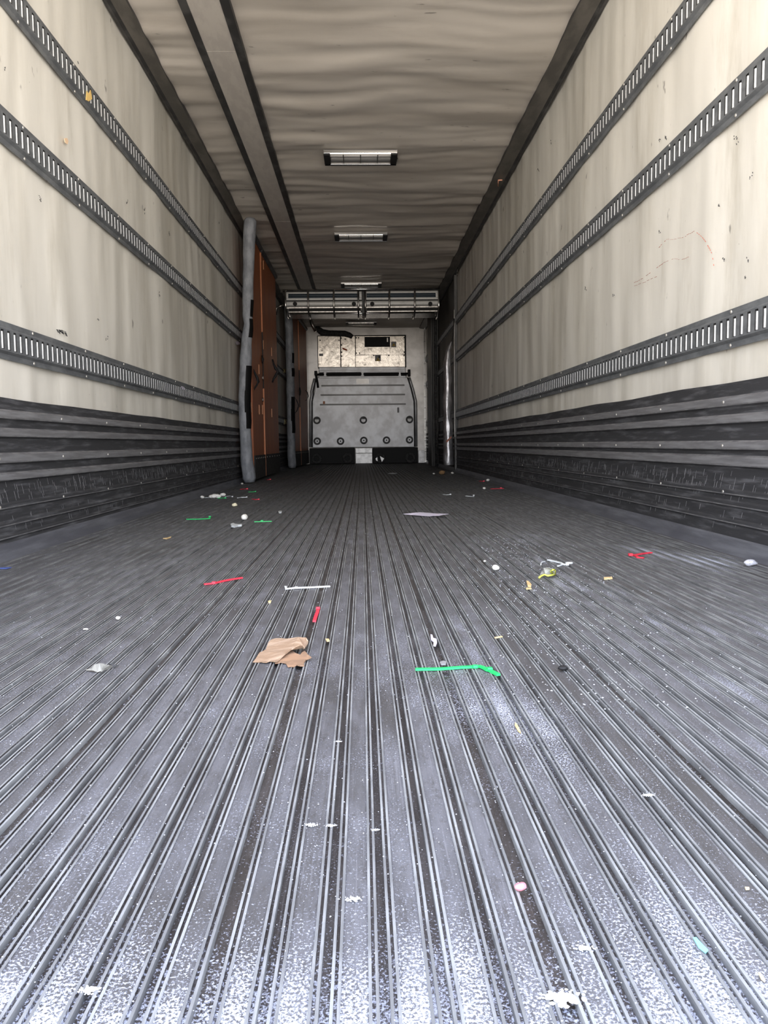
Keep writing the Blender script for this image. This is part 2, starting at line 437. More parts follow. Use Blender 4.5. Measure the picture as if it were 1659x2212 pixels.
# ------------------------------------------------------------------ cargo rails
def rail_mesh(s):
    """origin at the wall plane, centre height; s=+1 right wall (points to -x)"""
    bm = bmesh.new()
    H = .065
    L0, pitch, N = Y0, .0508, int((Y1 - .03 - Y0)/.0508)
    def V(e_, y, z): return bm.verts.new((-s*e_, y, z))
    def q(pts, mi=0): bm.faces.new([V(*p) for p in pts]).material_index = mi
    ye = L0 + N*pitch
    fl = [(0, H), (.0045, H), (.0045, H-.019), (.0155, H-.027), (.0155, .033)]
    for sg in (1, -1):
        for (a, z), (b, w) in zip(fl, fl[1:]):
            n = 40
            for i in range(n):
                y1, y2 = L0+(ye-L0)*i/n, L0+(ye-L0)*(i+1)/n
                q(((a, y1, sg*z), (b, y1, sg*w), (b, y2, sg*w), (a, y2, sg*z)))
    F, D = .0155, .001
    for i in range(N):
        y = L0 + i*pitch; a, b = y+.015, y+.0365
        q(((F, y, .033), (F, a, .033), (F, a, -.033), (F, y, -.033)))
        q(((F, b, .033), (F, y+pitch, .033), (F, y+pitch, -.033), (F, b, -.033)))
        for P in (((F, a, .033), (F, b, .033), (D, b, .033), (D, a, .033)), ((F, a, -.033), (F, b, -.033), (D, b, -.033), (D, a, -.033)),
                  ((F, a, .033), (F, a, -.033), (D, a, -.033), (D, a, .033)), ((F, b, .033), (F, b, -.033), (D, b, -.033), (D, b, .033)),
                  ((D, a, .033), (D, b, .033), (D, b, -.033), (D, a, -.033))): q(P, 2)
        K = 5; arc = []
        for k in range(K+1):
            t = PI*k/K
            arc.append((D + .0152*math.sin(t)**.8 if 0 < k < K else D, (a+b)/2 - .0098*math.cos(t)))
        zt, zb = .026, -.031
        for (e1, y1), (e2, y2) in zip(arc, arc[1:]):
            q(((e1, y1, zt), (e2, y2, zt), (e2, y2, zb), (e1, y1, zb)), 1)
        bm.faces.new([V(e_, y_, zt) for e_, y_ in arc]).material_index = 1
        bm.faces.new([V(e_, y_, zb) for e_, y_ in arc]).material_index = 1
    bmesh.ops.remove_doubles(bm, verts=bm.verts, dist=1e-5)
    return bm
rb = bmesh.new(); bmesh.ops.create_uvsphere(rb, u_segments=8, v_segments=5, radius=.0065)
for f in rb.faces: f.smooth = True
rivet_me = bpy.data.meshes.new('rivet'); rb.to_mesh(rivet_me); rb.free(); rivet_me.materials.append(M_RIVET)
for side, xw, s in (('left', XL, -1), ('right', XR, 1)):
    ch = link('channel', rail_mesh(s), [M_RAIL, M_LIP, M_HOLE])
    for n_, (h, zc) in enumerate((('lowest', .744), ('middle', 1.491), ('highest', 1.974))):
        t = thing('cargo_rail', '%s of the three slotted grey steel cargo rails on the %s wall' % (h, side), 'cargo rail', (xw, 0, zc), 'slotted cargo rails on the walls')
        c = ch if n_ == 0 else ch.copy()
        if n_: C.objects.link(c)
        c.parent = t
        for k in range(27):
            for sg in (1, -1):
                r = bpy.data.objects.new('rivet', rivet_me); C.objects.link(r); r.parent = t
                r.scale = (.55, 1, 1); r.location = (-s*.005, .205 + .59*k - .014*(s > 0)*28, sg*.0555)

# ------------------------------------------------------------------ front bulkhead
def A_(u, v): return 660 + u*.1688, 700 + v*.1688      # close look at the upper part
def B_(u, v): return 650 + u*.1748, 860 + v*.1748      # close look at the lower part
def C_(u, v): return 580 + u*.2652, 580 + v*.2652
bm = bmesh.new(); box(bm, XL-.06, XR+.06, Y1, Y1+.08, -.05, ZC+.08)
wf = struct(link('wall_front', bm, M_BULK), 'pale grey sheet metal front wall of the trailer')
bm = bmesh.new(); box(bm, XR-.045, XR-.012, Y1-.03, Y1, 0, ZC-.02)
for k in range(1, 12): box(bm, XR-.047, XR-.010, Y1-.032, Y1-.02, k*.21, k*.21+.006, 1)
struct(link('trim_6', bm, [M_CHROME, M_TRIMD]), 'bright steel corner strip at the right end of the front wall')

# bare aluminium access panels
YA = Y1 - .02
def pr(a, y):  # pixel -> (x, z) on plane y
    p = at(a[0], a[1], 1, y); return p.x, p.z
def rectA(bm, fn, u0, v0, u1, v1, y0, y1, mi=0):
    x0, z1 = pr(fn(u0, v0), y0); x1, z0 = pr(fn(u1, v1), y0)
    box(bm, x0, x1, y0, y1, z0, z1, mi); return x0, x1, z0, z1
acc = thing('access_panel', 'bare scratched aluminium service panel on the upper front wall', 'service panel', (.0, YA, 2.0))
def child(name, bm, m_, par, **k):
    o = link(name, bm, m_, None, **k); o.parent = par; o.matrix_parent_inverse = Matrix.Translation(par.location).inverted(); return o
bm = bmesh.new(); rectA(bm, A_, 150, 147, 1290, 555, YA, Y1-.001); child('backing_frame', bm, M_BLACK, acc)
bm = bmesh.new(); rectA(bm, A_, 157, 155, 448, 552, YA-.012, YA); child('sheet_panel', bm, M_ALU, acc, bevel=.002)
bm = bmesh.new(); rectA(bm, A_, 452, 155, 638, 552, YA-.011, YA); child('sheet_panel', bm, M_ALU, acc, bevel=.002)
bm = bmesh.new()
rectA(bm, A_, 642, 155, 758, 392, YA-.016, YA); rectA(bm, A_, 1080, 155, 1268, 392, YA-.016, YA)
rectA(bm, A_, 758, 294, 1080, 392, YA-.016, YA); rectA(bm, A_, 758, 155, 1080, 162, YA-.016, YA)
child('window_panel', bm, M_ALU, acc, bevel=.001)
bm = bmesh.new(); rectA(bm, A_, 640, 398, 1274, 552, YA-.008, YA); child('sheet_panel', bm, M_ALU, acc, bevel=.002)
bm = bmesh.new(); rectA(bm, A_, 1040, 175, 1056, 228, YA-.006, YA); child('latch', bm, M_STEEL, acc)
for (u, v) in ((186, 208), (428, 208), (456, 180), (508, 192), (650, 176), (678, 176), (1262, 172), (652, 372), (690, 372), (1262, 360), (1262, 400), (874, 402), (1066, 402), (462, 268), (462, 360), (464, 410)):
    bm = bmesh.new(); x, z = pr(A_(u, v), YA-.02); disc_y(bm, x, z, YA-.021, YA-.005, .013, 10); child('bolt', bm, M_RUBBER, acc)
def label_tag(name, fn, u0, v0, u1, v1, y, m_, par, lab, tri=None):
    bm = bmesh.new(); x0, x1, z0, z1 = rectA(bm, fn, u0, v0, u1, v1, y-.002, y, 0)
    if tri:
        for (a, b, c, d) in tri:
            cx, cz, r = x0 + (x1-x0)*a, z0 + (z1-z0)*b, (x1-x0)*c
            pts = [(cx-r, cz-r*.8), (cx+r, cz-r*.8), (cx, cz+r)]
            prism_y(bm, pts, y-.0032, y-.002, d)
            if d == 1:
                prism_y(bm, [(cx-r*.13, cz-r*.5), (cx+r*.13, cz-r*.5), (cx+r*.1, cz+r*.4), (cx-r*.1, cz+r*.4)], y-.0042, y-.0032, 2)
    o = child(name, bm, m_, par); o['label'] = lab; return o
label_tag('warning_label', A_, 1096, 226, 1161, 296, YA-.016, [M_GLAB, M_YLAB, M_BLACK], acc, 'yellow warning triangle label', [(.5, .48, .36, 1)])
label_tag('warning_label', A_, 889, 396, 964, 473, YA-.016, [M_GLAB, M_YLAB, M_BLACK], acc, 'yellow warning label with two symbols', [(.30, .70, .20, 0), (.72, .70, .20, 2), (.5, .28, .38, 1)])
label_tag('rating_label', A_, 173, 378, 225, 409, YA-.012, M_GLAB, acc, 'small grey rating label')
bm = bmesh.new(); p = [pr(A_(*q), YA-.014) for q in ((470, 300), (533, 322), (530, 346), (472, 322))]; prism_y(bm, p, YA-.0145, YA-.012)
o = child('sticker', bm, mat('orange_sticker', (.55, .12, .04), .6), acc); o['label'] = 'torn orange sticker'

# moulded return-air plate
YP = Y1 - .17
rap = thing('return_air_plate', 'large grey moulded plate with round sockets covering the lower front wall', 'bulkhead plate', (0, YP, .3))
Px = lambda fn, u, v: pr(fn(u, v), YP)
outl = [Px(A_, 172, 548), Px(A_, 1278, 545), Px(A_, 1290, 678), Px(A_, 1315, 690), Px(C_, 1170, 1010), Px(C_, 1193, 1080), Px(C_, 1197, 1455), Px(C_, 352, 1460), Px(C_, 352, 1085), Px(C_, 375, 1010), Px(A_, 130, 700), Px(A_, 165, 682)]
bm = bmesh.new(); prism_y(bm, outl, YP, Y1-.03); child('plate', bm, M_PLATE, rap, bevel=.01)
# raised rim that follows the flare
for side in (0, 1):
    pts = [(1312, 684), (1330, 740), (1358, 830)] if side else [(132, 696), (112, 770), (92, 860)]
    P = [Px(A_, *q) for q in pts] + [Px(C_, *q) for q in (([(1178, 1030), (1190, 1080), (1192, 1150), (1194, 1450)]) if side else ([(362, 1030), (352, 1085), (352, 1160), (352, 1455)]))]
    bm = bmesh.new(); tube(bm, [(x + (.02 if side else -.02), YP+.03, z) for x, z in P], .028, 10); child('rim', bm, M_PLATE, rap, smooth=True)
    bm = bmesh.new(); tube(bm, [(x + (-.010 if side else .010), YP+.002, z) for x, z in P], .013, 8); o = child('groove', bm, M_TRIMD, rap, smooth=True); o['label'] = 'dark groove inside the rim'
for (u0, u1) in ((175, 232), (270, 710), (748, 1190), (1222, 1296)):
    bm = bmesh.new(); rectA(bm, A_, u0, 622, u1, 664, YP-.006, YP+.01); child('slot', bm, M_BLACK, rap)
for (u0, u1) in ((236, 264), (716, 742), (1196, 1218)):
    bm = bmesh.new(); pass; bm.free()
bm = bmesh.new(); rectA(bm, A_, 180, 594, 1280, 610, YP-.022, YP); child('lip', bm, M_PLATE, rap, bevel=.005)
bm = bmesh.new(); rectA(bm, A_, 175, 672, 1285, 684, YP-.016, YP); child('lip', bm, M_PLATE, rap, bevel=.005)
for v, a, b_ in ((952, 430, 1108), (1028, 424, 1112), (1106, 418, 1118)):
    bm = bmesh.new(); x0, z = Px(C_, a, v+3); x1, z2 = Px(C_, b_, v-2)
    tube(bm, [(x0, YP+.010, z), (x1, YP+.010, z2)], .018, 12); child('stiffener_bead', bm, M_BEAD, rap, smooth=True)
for (u, v) in ((198, 275), (772, 272), (1342, 265)):
    x, z = Px(B_, u, v); bm = bmesh.new(); ring_y(bm, x, z, YP-.02, YP+.002, .072, .040, flat_top=.020)
    ring = child('socket', bm, M_TRIMD, rap, bevel=.003); ring['label'] = 'dark D shaped socket'
    bm = bmesh.new(); disc_y(bm, x, z, YP-.004, YP, .050, 20); g = child('socket_floor', bm, M_PLATE if u == 772 else M_WHITEP, ring)
    g.matrix_parent_inverse = Matrix.Identity(4)
for (u, v) in ((202, 532), (490, 532), (777, 523), (1058, 520), (1342, 515)):
    x, z = Px(B_, u, v); bm = bmesh.new(); ring_y(bm, x, z, YP-.022, YP+.002, .072, .038)
    ring = child('cup', bm, M_TRIMD, rap, bevel=.004); ring['label'] = 'dark round recess cup'
    bm = bmesh.new(); disc_y(bm, x, z, YP-.006, YP, .048, 20); disc_y(bm, x, z, YP-.012, YP-.006, .014, 10, mi=1)
    g = child('cup_plug', bm, [M_PLATE, M_BLACK], ring); g.matrix_parent_inverse = Matrix.Identity(4)
bm = bmesh.new(); rectA(bm, A_, 650, 700, 812, 765, YP-.002, YP); o = child('worn_patch', bm, M_BULK, rap); o['label'] = 'pale worn patch'
bm = bmesh.new(); rectA(bm, B_, 1190, 115, 1215, 180, YP-.002, YP); child('tape_mark', bm, M_GLAB, rap)
bm = bmesh.new(); rectA(bm, B_, 272, 38, 298, 72, YP-.002, YP); o = child('sticker', bm, M_ORANGE_L, rap); o['label'] = 'small orange sticker'

# black strap bar with end brackets across the plate
bar_t = thing('lashing_bar', 'black lashing bar with end brackets lying across the top of the grey plate', 'lashing bar', (0, YP-.04, 1.3))
x0, z0 = pr(A_(125, 645), YP-.05); x1, z1 = pr(A_(1325, 632), YP-.05)
bm = bmesh.new(); tube(bm, [(x0+(x1-x0)*k/6, YP-.046 - .003*math.sin(k), z0+(z1-z0)*k/6) for k in range(7)], .018, 8); child('bar', bm, M_BLACK, bar_t, smooth=True)
for (u0, u1) in ((236, 264), (716, 742), (1196, 1218)):
    bm = bmesh.new(); rectA(bm, A_, u0, 608, u1, 672, YP-.074, YP-.066); o = child('clamp', bm, M_PLATE, bar_t, bevel=.002); o['label'] = 'grey divider between plate slots, over the black bar'  # dividers between the slots of the plate, parented to the bar
for (u0, v0, u1, v1) in ((112, 598, 150, 655), (1309, 580, 1344, 668)):
    bm = bmesh.new(); rectA(bm, A_, u0, v0, u1, v1, YP-.10, YP-.031); child('end_bracket', bm, M_BLACK, bar_t, bevel=.006)
bm = bmesh.new(); tube(bm, [(pr(A_(u, v), YP-.06)[0], YP-.06, pr(A_(u, v), YP-.06)[1]) for u, v in ((135, 640), (140, 690), (152, 750), (160, 815))], .022, 8); child('strap_tail', bm, M_BLACK, bar_t, smooth=True)

# black boxes with round rollers at the foot
YB = Y1 - .26
for n_, (u0, v0, u1, v1, cups) in enumerate(((105, 617, 671, 822, ((197, 747), (576, 742))), (884, 611, 1447, 817, ((980, 740), (1352, 738))))):
    x0, z1 = pr(B_(u0, v0), YB); x1, _ = pr(B_(u1, v1), YB)
    t = thing('bumper_block', ['black rubber block left of the white gap at the foot of the front wall', 'black rubber block right of the white gap at the foot of the front wall'][n_], 'bumper block', ((x0+x1)/2, YB, 0), 'black blocks under the grey plate')
    bm = bmesh.new(); box(bm, x0, x1, YB, YP-.035, .003, z1-.004); child('block', bm, M_BLACK, t, bevel=.01)
    for (u, v) in cups:
        x, z = pr(B_(u, v), YB); bm = bmesh.new(); ring_y(bm, x, z, YB-.035, YB+.002, .100, .045); o = child('roller', bm, M_RUBBER, t, bevel=.012)
    if n_:
        x, z = pr(B_(980, 740), YB-.036); bm = bmesh.new()
        prism_y(bm, [(x-.09, z-.01), (x-.055, z+.02), (x-.05, z-.06), (x-.075, z-.05)], YB-.04, YB-.036)
        prism_y(bm, [(x-.005, z+.035), (x+.075, z-.01), (x+.03, z-.075)], YB-.04, YB-.036)
        o = child('paper_scrap', bm, M_TILE, t); o['label'] = 'torn white paper stuck on the roller'
x0, z1 = pr(B_(674, 617), Y1-.20); x1, _ = pr(B_(882, 617), Y1-.20)
bm = bmesh.new(); box(bm, x0, x1, Y1-.20, Y1-.04, .002, z1-.10); box(bm, x0, x1, Y1-.18, Y1-.04, z1-.10, z1)
tag(link('wall_block', bm, M_TILE, bevel=.006), 'pale block in the gap between the two black rubber blocks', 'wall block')
bm = bmesh.new(); x0, z1 = pr(B_(1452, 645), Y1-.15); x1, _ = pr(B_(1548, 645), Y1-.15); box(bm, x0, x1-.03, Y1-.15, Y1-.035, .002, z1)
box(bm, x0+.002, x1-.032, Y1-.153, Y1-.15, z1*.42, z1*.44)
tag(link('wall_block', bm, M_TILE, bevel=.004), 'pale block in the right corner beside the black rubber block', 'wall block')

# black hose over the panel
bm = bmesh.new()
hz = [(110, 30), (165, 70), (215, 108), (300, 118), (420, 120), (500, 122), (560, 140), (600, 165)]
tube(bm, [tuple(at(*A_(u, v), 1, Y1-.12)) for u, v in hz], [.045, .055, .065, .055, .055, .055, .05, .04], 12)
tag(link('drain_hose', bm, M_RUBBER, smooth=True), 'thick black hose bent along the top of the front wall', 'hose')
bm = bmesh.new(); tube(bm, [tuple(at(px, py, 1, Y1-.9)) for px, py in ((668, 682), (674, 700), (682, 716))], .03, 10)
tag(link('refrigerant_pipe', bm, M_STEEL, smooth=True), 'short bright metal pipe hanging behind the evaporator left end', 'pipe')

# ------------------------------------------------------------------ evaporator
YE = 11.85
ev = thing('evaporator', 'white twin ceiling evaporator in a chromed guard cage', 'evaporator', (0, YE, 2.2))
def E_(u, v): return 600 + u*.217, 620 + v*.217
xa, zt = pr(E_(82, 40), YE); xm1, _ = pr(E_(838, 40), YE); xm2, _ = pr(E_(862, 40), YE); xb, _ = pr(E_(1600, 40), YE)
_, zs1 = pr(E_(800, 62), YE); _, zs0 = pr(E_(800, 106), YE); _, zw = pr(E_(800, 128), YE); _, zp1 = pr(E_(800, 142), YE); _, zp0 = pr(E_(800, 190), YE); _, zb = pr(E_(800, 250), YE)
zt -= .0
for n_, (a, b_) in enumerate(((xa, xm1), (xm2, xb))):
    bm = bmesh.new()
    box(bm, a, b_, YE+.03, YE+.62, zb+.06, ZC-.01)
    child('housing', bm, M_STEEL, ev)
    bm = bmesh.new()
    box(bm, a, b_, YE, YE+.03, zs1, zt); box(bm, a, b_, YE, YE+.03, zw, zs0)
    box(bm, a, a+.03, YE, YE+.03, zs0, zs1); box(bm, b_-.04, b_, YE, YE+.03, zs0, zs1)
    child('front_frame', bm, M_WHITEP, ev, bevel=.006)
    bm = bmesh.new(); box(bm, a+.03, b_-.04, YE+.018, YE+.032, zs0, zs1)
    for k in range(2): tube(bm, [(a+.03, YE+.012, zs0+.02+k*.028), (b_-.04, YE+.012, zs0+.02+k*.028)], .006, 6)
    child('coil', bm, M_COIL, ev)
    bm = bmesh.new(); r = (zp1-zp0)/2   # rounded drip pan
    prism = [(YE+.05, zp1)] + [(YE - .02 - .035*math.sin(t), (zp1+zp0)/2 + r*math.cos(t)) for t in [PI*k/8 for k in range(9)]] + [(YE+.30, zp0-.035), (YE+.30, zp1)]
    va = [bm.verts.new((a, y, z)) for y, z in prism]; vb = [bm.verts.new((b_, y, z)) for y, z in prism]
    bm.faces.new(va); bm.faces.new(vb[::-1])
    for k in range(len(prism)): bm.faces.new((va[k], va[(k+1) % len(prism)], vb[(k+1) % len(prism)], vb[k]))
    pan = child('drip_pan', bm, M_WHITEP, ev, bevel=.003)
    for u in ((172, 758) if n_ == 0 else (940, 1518)):
        x, z = pr(E_(u, 168), YE-.05); bm = bmesh.new(); disc_y(bm, x, z, YE-.060, YE-.03, .030, 14)
        h = child('drain_hole', bm, M_BLACK, pan); h.matrix_parent_inverse = Matrix.Identity(4)
    bm = bmesh.new(); box(bm, a+.04, b_-.02, YE-.034, YE+.30, zb+.014, zp0-.030); box(bm, a, b_, YE+.002, YE+.03, zp1+.001, zw-.001); child('air_slot', bm, M_BLACK, ev)
    bm = bmesh.new(); box(bm, a+.03, b_-.02, YE-.03, YE+.40, zb-.004, zb+.010); box(bm, a+.03, b_-.02, YE-.035, YE-.028, zb-.006, zb+.012)
    child('bottom_tray', bm, M_STEEL, ev, bevel=.003)
    bm = bmesh.new(); box(bm, a, b_, YE+.42, YE+.62, zb+.005, zb+.07); child('rear_tray', bm, M_STEEL, ev)
# guard cage
bm = bmesh.new()
x0, z0 = pr(E_(50, 31), YE-.09); x1, z1 = pr(E_(1612, 12), YE-.09)
tube(bm, [(x0, YE-.09, z0), (x1, YE-.09, z1)], .013, 8); tube(bm, [(x0, YE-.09, z0-.018), (x1, YE-.09, z1-.022)], .008, 8, 1)
tube(bm, [(x0+.02, YE-.09, z0), (x0+.02, YE+.3, z0+.01)], .012, 8); tube(bm, [(x1-.02, YE-.09, z1), (x1-.02, YE+.3, z1+.01)], .012, 8)
child('guard_top_rail', bm, [M_CHROME, M_TRIMD], ev, smooth=True)
for u in (75, 300, 556, 800, 870, 1110, 1364, 1603):
    x, z1 = pr(E_(u, 33), YE-.10); _, zm = pr(E_(u, 205), YE-.10); _, ze = pr(E_(u, 262), YE-.10)
    bm = bmesh.new()
    tube(bm, [(x, YE-.10, z1), (x, YE-.10, zm+.03), (x, YE-.085, zm-.02), (x, YE-.03, ze+.02), (x, YE+.10, ze-.015), (x, YE+.30, ze-.015), (x, YE+.33, ze+.02)], .012, 8)
    child('guard_bar', bm, M_STEEL if u not in (75, 1603) else M_CHROME, ev, smooth=True)
bm = bmesh.new(); x0, z0 = pr(E_(120, 268), YE+.02); x1, _ = pr(E_(1560, 262), YE+.02)
tube(bm, [(x0, YE+.02, z0), (x1, YE+.02, z0+.005)], .010, 8); child('guard_bottom_rail', bm, M_CHROME, ev, smooth=True)
bm = bmesh.new(); tube(bm, [tuple(at(px, py, 1, YE)) for px, py in ((613, 659), (604, 661), (598, 666), (596, 680))], .016, 8)
child('supply_pipe', bm, M_STEEL, ev, smooth=True)
for u0, u1 in ((835, 865),):
    bm = bmesh.new(); x0, z1 = pr(E_(u0, 35), YE-.02); x1, z0 = pr(E_(u1, 262), YE-.02); box(bm, x0, x1, YE-.02, YE+.2, z0, z1); child('centre_post', bm, M_TRIMD, ev, bevel=.004)

# ------------------------------------------------------------------ ceiling lights
def ceiling_light(loc, label):
    t = thing('ceiling_light', label, 'ceiling light', loc, 'unlit strip lights on the ceiling')
    bm = bmesh.new()
    w, d = .278, .115
    box(bm, -w, w, d-.022, d+.010, -.034, -.018); box(bm, -w, w, -d-.006, -d+.008, -.022, 0)
    link('frame', bm, M_CHROME, t, bevel=.003)
    bm = bmesh.new(); box(bm, -w, w, -d, d, -.008, .004); link('backplate', bm, M_GLAB, t)
    for s in (-1, 1):
        bm = bmesh.new(); box(bm, s*(w-.024)-.024, s*(w-.024)+.024, -d, d, -.034, 0); link('end_cap', bm, M_BLACK, t, bevel=.004)
    bm = bmesh.new(); tube(bm, [(-w+.05, -d+.035, -.020), (w-.05, -d+.035, -.020)], .013, 10); link('lamp_tube', bm, mat('lamp_tube_glass', (.9, .88, .86), .12, .0, coat=1) if 'lamp_tube_glass' not in bpy.data.materials else bpy.data.materials['lamp_tube_glass'], t, smooth=True)
    bm = bmesh.new(); box(bm, -w+.05, w-.05, -d+.004, -d+.010, -.030, -.018); link('reflector', bm, M_CHROME, t)
    for k in (-.13, 0, .13):
        bm = bmesh.new(); tube(bm, [(k, -d+.002, -.020), (k, -d+.035, -.037), (k, -d+.075, -.030), (k, d-.02, -.026)], .0035, 6); link('wire_clip', bm, M_TRIMD, t, smooth=True)
    return t
L1 = ceiling_light((.017, 6.47, ZC-.006), 'nearest and largest looking of the unlit strip lights on the ceiling')
dup(L1, (.017, 8.87, ZC-.006), 'second nearest unlit strip light on the ceiling, midway to the evaporator')
dup(L1, (.017, 11.50, ZC-.006), 'unlit strip light on the ceiling just in front of the evaporator')
dup(L1, (.010, 15.10, ZC-.006), 'unlit strip light on the ceiling behind the evaporator')

# ------------------------------------------------------------------ folded partitions on the left
def partition(label, A, Bm, Bq, ztop, zbot, kick, post, straps, grp='orange folded partitions along the left wall', frontz=2.5):
    t = thing('folding_partition', label, 'partition', (A[0], A[1], 0), grp)
    def leaf(p, q, th=.035):
        d = Vector((q[0]-p[0], q[1]-p[1], 0)).normalized(); nrm = Vector((d.y, -d.x, 0))  # towards the room
        def bx(z0, z1, o0, o1, s0=0.0, s1=1.0, e=.0):
            bm = bmesh.new(); P = Vector((p[0], p[1], 0)); Q = Vector((q[0], q[1], 0))
            a = P.lerp(Q, s0); b = P.lerp(Q, s1); v = []
            for base in (a, b):
                for off in (o0, o1):
                    for z in (z0, z1): v.append(bm.verts.new((base.x + nrm.x*off, base.y + nrm.y*off, z)))
            for f in ((0, 1, 3, 2), (4, 6, 7, 5), (0, 4, 5, 1), (2, 3, 7, 6), (0, 2, 6, 4), (1, 5, 7, 3)): bm.faces.new([v[i] for i in f])
            return bm
        child('leaf', bx(zbot, ztop, -th, 0), M_ORANGE, t, bevel=.004)
        kb = bx(zbot, kick, 0, .012); child('kick_plate', kb, M_RUBBER, t, bevel=.002)
        tb = bx(ztop-.01, ztop+.05, -.05, .03); child('top_seal', tb, M_SEALD, t, bevel=.02)
        n = 6
        for k in range(n):
            s = .08 + .84*k/(n-1); c = Vector((p[0], p[1], 0)).lerp(Vector((q[0], q[1], 0)), s)
            bm = bmesh.new(); tube(bm, [(c.x+nrm.x*.010, c.y+nrm.y*.010, kick-.03), (c.x+nrm.x*.016, c.y+nrm.y*.016, kick-.03)], .007, 8); child('rivet', bm, M_RIVET, t)
        return nrm
    leaf(A, Bm); leaf((Bm[0], Bm[1]+.02), Bq)
    # bright hinge edge between the two leaves
    bm = bmesh.new(); box(bm, Bm[0]-.01, Bm[0]+.014, Bm[1]+.002, Bm[1]+.018, zbot, 1.0); box(bm, Bm[0]-.01, Bm[0]+.012, Bm[1]+.002, Bm[1]+.018, 1.62, ztop-.02)
    child('hinge', bm, M_ORANGE_L, t)
    bm = bmesh.new(); box(bm, Bm[0]-.01, Bm[0]+.010, Bm[1]+.002, Bm[1]+.018, 1.0, 1.62); o = child('hinge', bm, M_BLACK, t); o['label'] = 'black middle length of the hinge'
    # padded front post
    pts, rad = post
    bm = bmesh.new(); N = 46; PP = []; RR = []
    for i in range(N+1):
        f = i/N*(len(pts)-1); k = min(int(f), len(pts)-2); g = f-k
        P = Vector(pts[k]).lerp(Vector(pts[k+1]), g); R = rad[k]*(1-g)+rad[k+1]*g
        PP.append(P + Vector((.006*rip(P.z*6, 1, 0), 0, 0))); RR.append(R*(1+.10*rip(P.z*7, 5, 2)) * (.72 if i in (0, N) else 1))
    tube(bm, PP, RR, 20); child('edge_seal', bm, M_SEALG, t, smooth=True)
    for (z0, z1, off) in ((1.60, 1.74, .01), (1.40, 1.58, .0), (.90, 1.12, -.01), (.72, .92, -.014), (.56, .76, -.004)):
        i0, i1 = [min(range(N+1), key=lambda i: abs(PP[i].z - z)) for z in (z0, z1)]
        lo_, hi_ = min(i0, i1), max(i0, i1)
        bm = bmesh.new(); rows = []
        for i in range(lo_, hi_+1):
            r = RR[i]*1.03 + .003
            rows.append([bm.verts.new((PP[i].x + r*math.cos(a), PP[i].y + r*math.sin(a), PP[i].z)) for a in [(-1.15+off*20)+k*.25 for k in range(9)]])
        for a, b in zip(rows, rows[1:]):
            for k in range(8): bm.faces.new((a[k], a[k+1], b[k+1], b[k]))
        bmesh.ops.solidify(bm, geom=bm.faces[:], thickness=.004)
        o = child('hook_and_loop_strip', bm, M_BLACK, t); o['label'] = 'black worn strip down the padded post'
    for P, r in straps:
        bm = bmesh.new(); tube(bm, P, r, 8, flat=.5); child('strap', bm, M_BLACK, t, smooth=True)
    return t
def pts_y(lst, y): return [tuple(at(px, py, 1, y)) for px, py in lst]
post1 = pts_y(((541, 468), (539, 500), (536, 600), (535, 680), (537, 700), (533, 730), (530, 800), (528, 860), (530, 940), (534, 1000), (539, 1042)), 8.05)
post1 = [(p[0], p[1], min(max(p[2], .004), 2.53)) for p in post1]
D_ = lambda u, v: (480+u*.1447, 740+v*.1447)
st1 = [(pts_y([D_(*q) for q in ((450, 375), (480, 440), (520, 520), (540, 585), (515, 640), (465, 710), (440, 790))], 8.40), [.008, .009, .014, .014, .018, .010, .008]),
       (pts_y([D_(*q) for q in ((750, 250), (770, 330), (800, 390), (830, 430), (795, 500), (765, 545), (750, 595))], 9.9), [.009, .011, .018, .014, .016, .012, .009]),
       (pts_y([D_(*q) for q in ((592, 190), (602, 250), (603, 310))], 9.15), [.010, .016, .008])]
A1, B1, C1 = (-1.085, 8.25), (-1.095, 9.22), (-1.085, 10.75)
pt1 = partition('nearer orange folding partition with a grey padded post, beside the left wall', A1, B1, C1, 2.50, .03, .27,
          (post1, [.062, .060, .052, .050, .040, .052, .058, .058, .055, .060, .068]), st1)
for (u, v, d) in ((380, 960, 0),):
    pass
for (px, py) in ((563.8, 556), (569.5, 573), (560.5, 885), (567.5, 885), (587.5, 892), (543, 880), (560, 798), (587, 760), (569, 745)):
    p = at(px, py, 0, -1.085); bm = bmesh.new(); box(bm, -1.090, -1.082, p.y-.012, p.y+.012, p.z-.05, p.z+.05); o = child('scratch', bm, M_SCRATCH, pt1); o['label'] = 'pale scratched patch'
for (px, py) in ((566.5, 815), (566.5, 863)):
    p = at(px, py, 0, -1.084); bm = bmesh.new(); tube(bm, [(-1.09, p.y+.05, p.z), (-1.076, p.y+.05, p.z)], .022, 12); child('bolt', bm, M_STEEL, pt1)
post2 = pts_y(((622, 660), (624, 700), (627, 800), (628, 880), (629, 960), (631, 1011)), 12.75)
post2 = [(p[0], p[1], max(p[2], .004)) for p in post2]
st2 = [(pts_y([D_(*q) for q in ((1075, 810), (1115, 870), (1140, 940), (1115, 1020), (1075, 1065))], 12.95), .007),
       (pts_y([D_(*q) for q in ((1225, 700), (1270, 740), (1285, 800), (1265, 850), (1240, 870))], 14.9), .008),
       (pts_y([D_(*q) for q in ((1155, 670), (1163, 730), (1160, 790))], 13.8), [.01, .018, .008])]
partition('farther orange folding partition near the front wall, behind the first', (-1.075, 12.98), (-1.045, 13.9), (-1.00, 15.25), 2.46, .03, .27,
          (post2, [.062, .060, .062, .060, .062, .066]), st2)

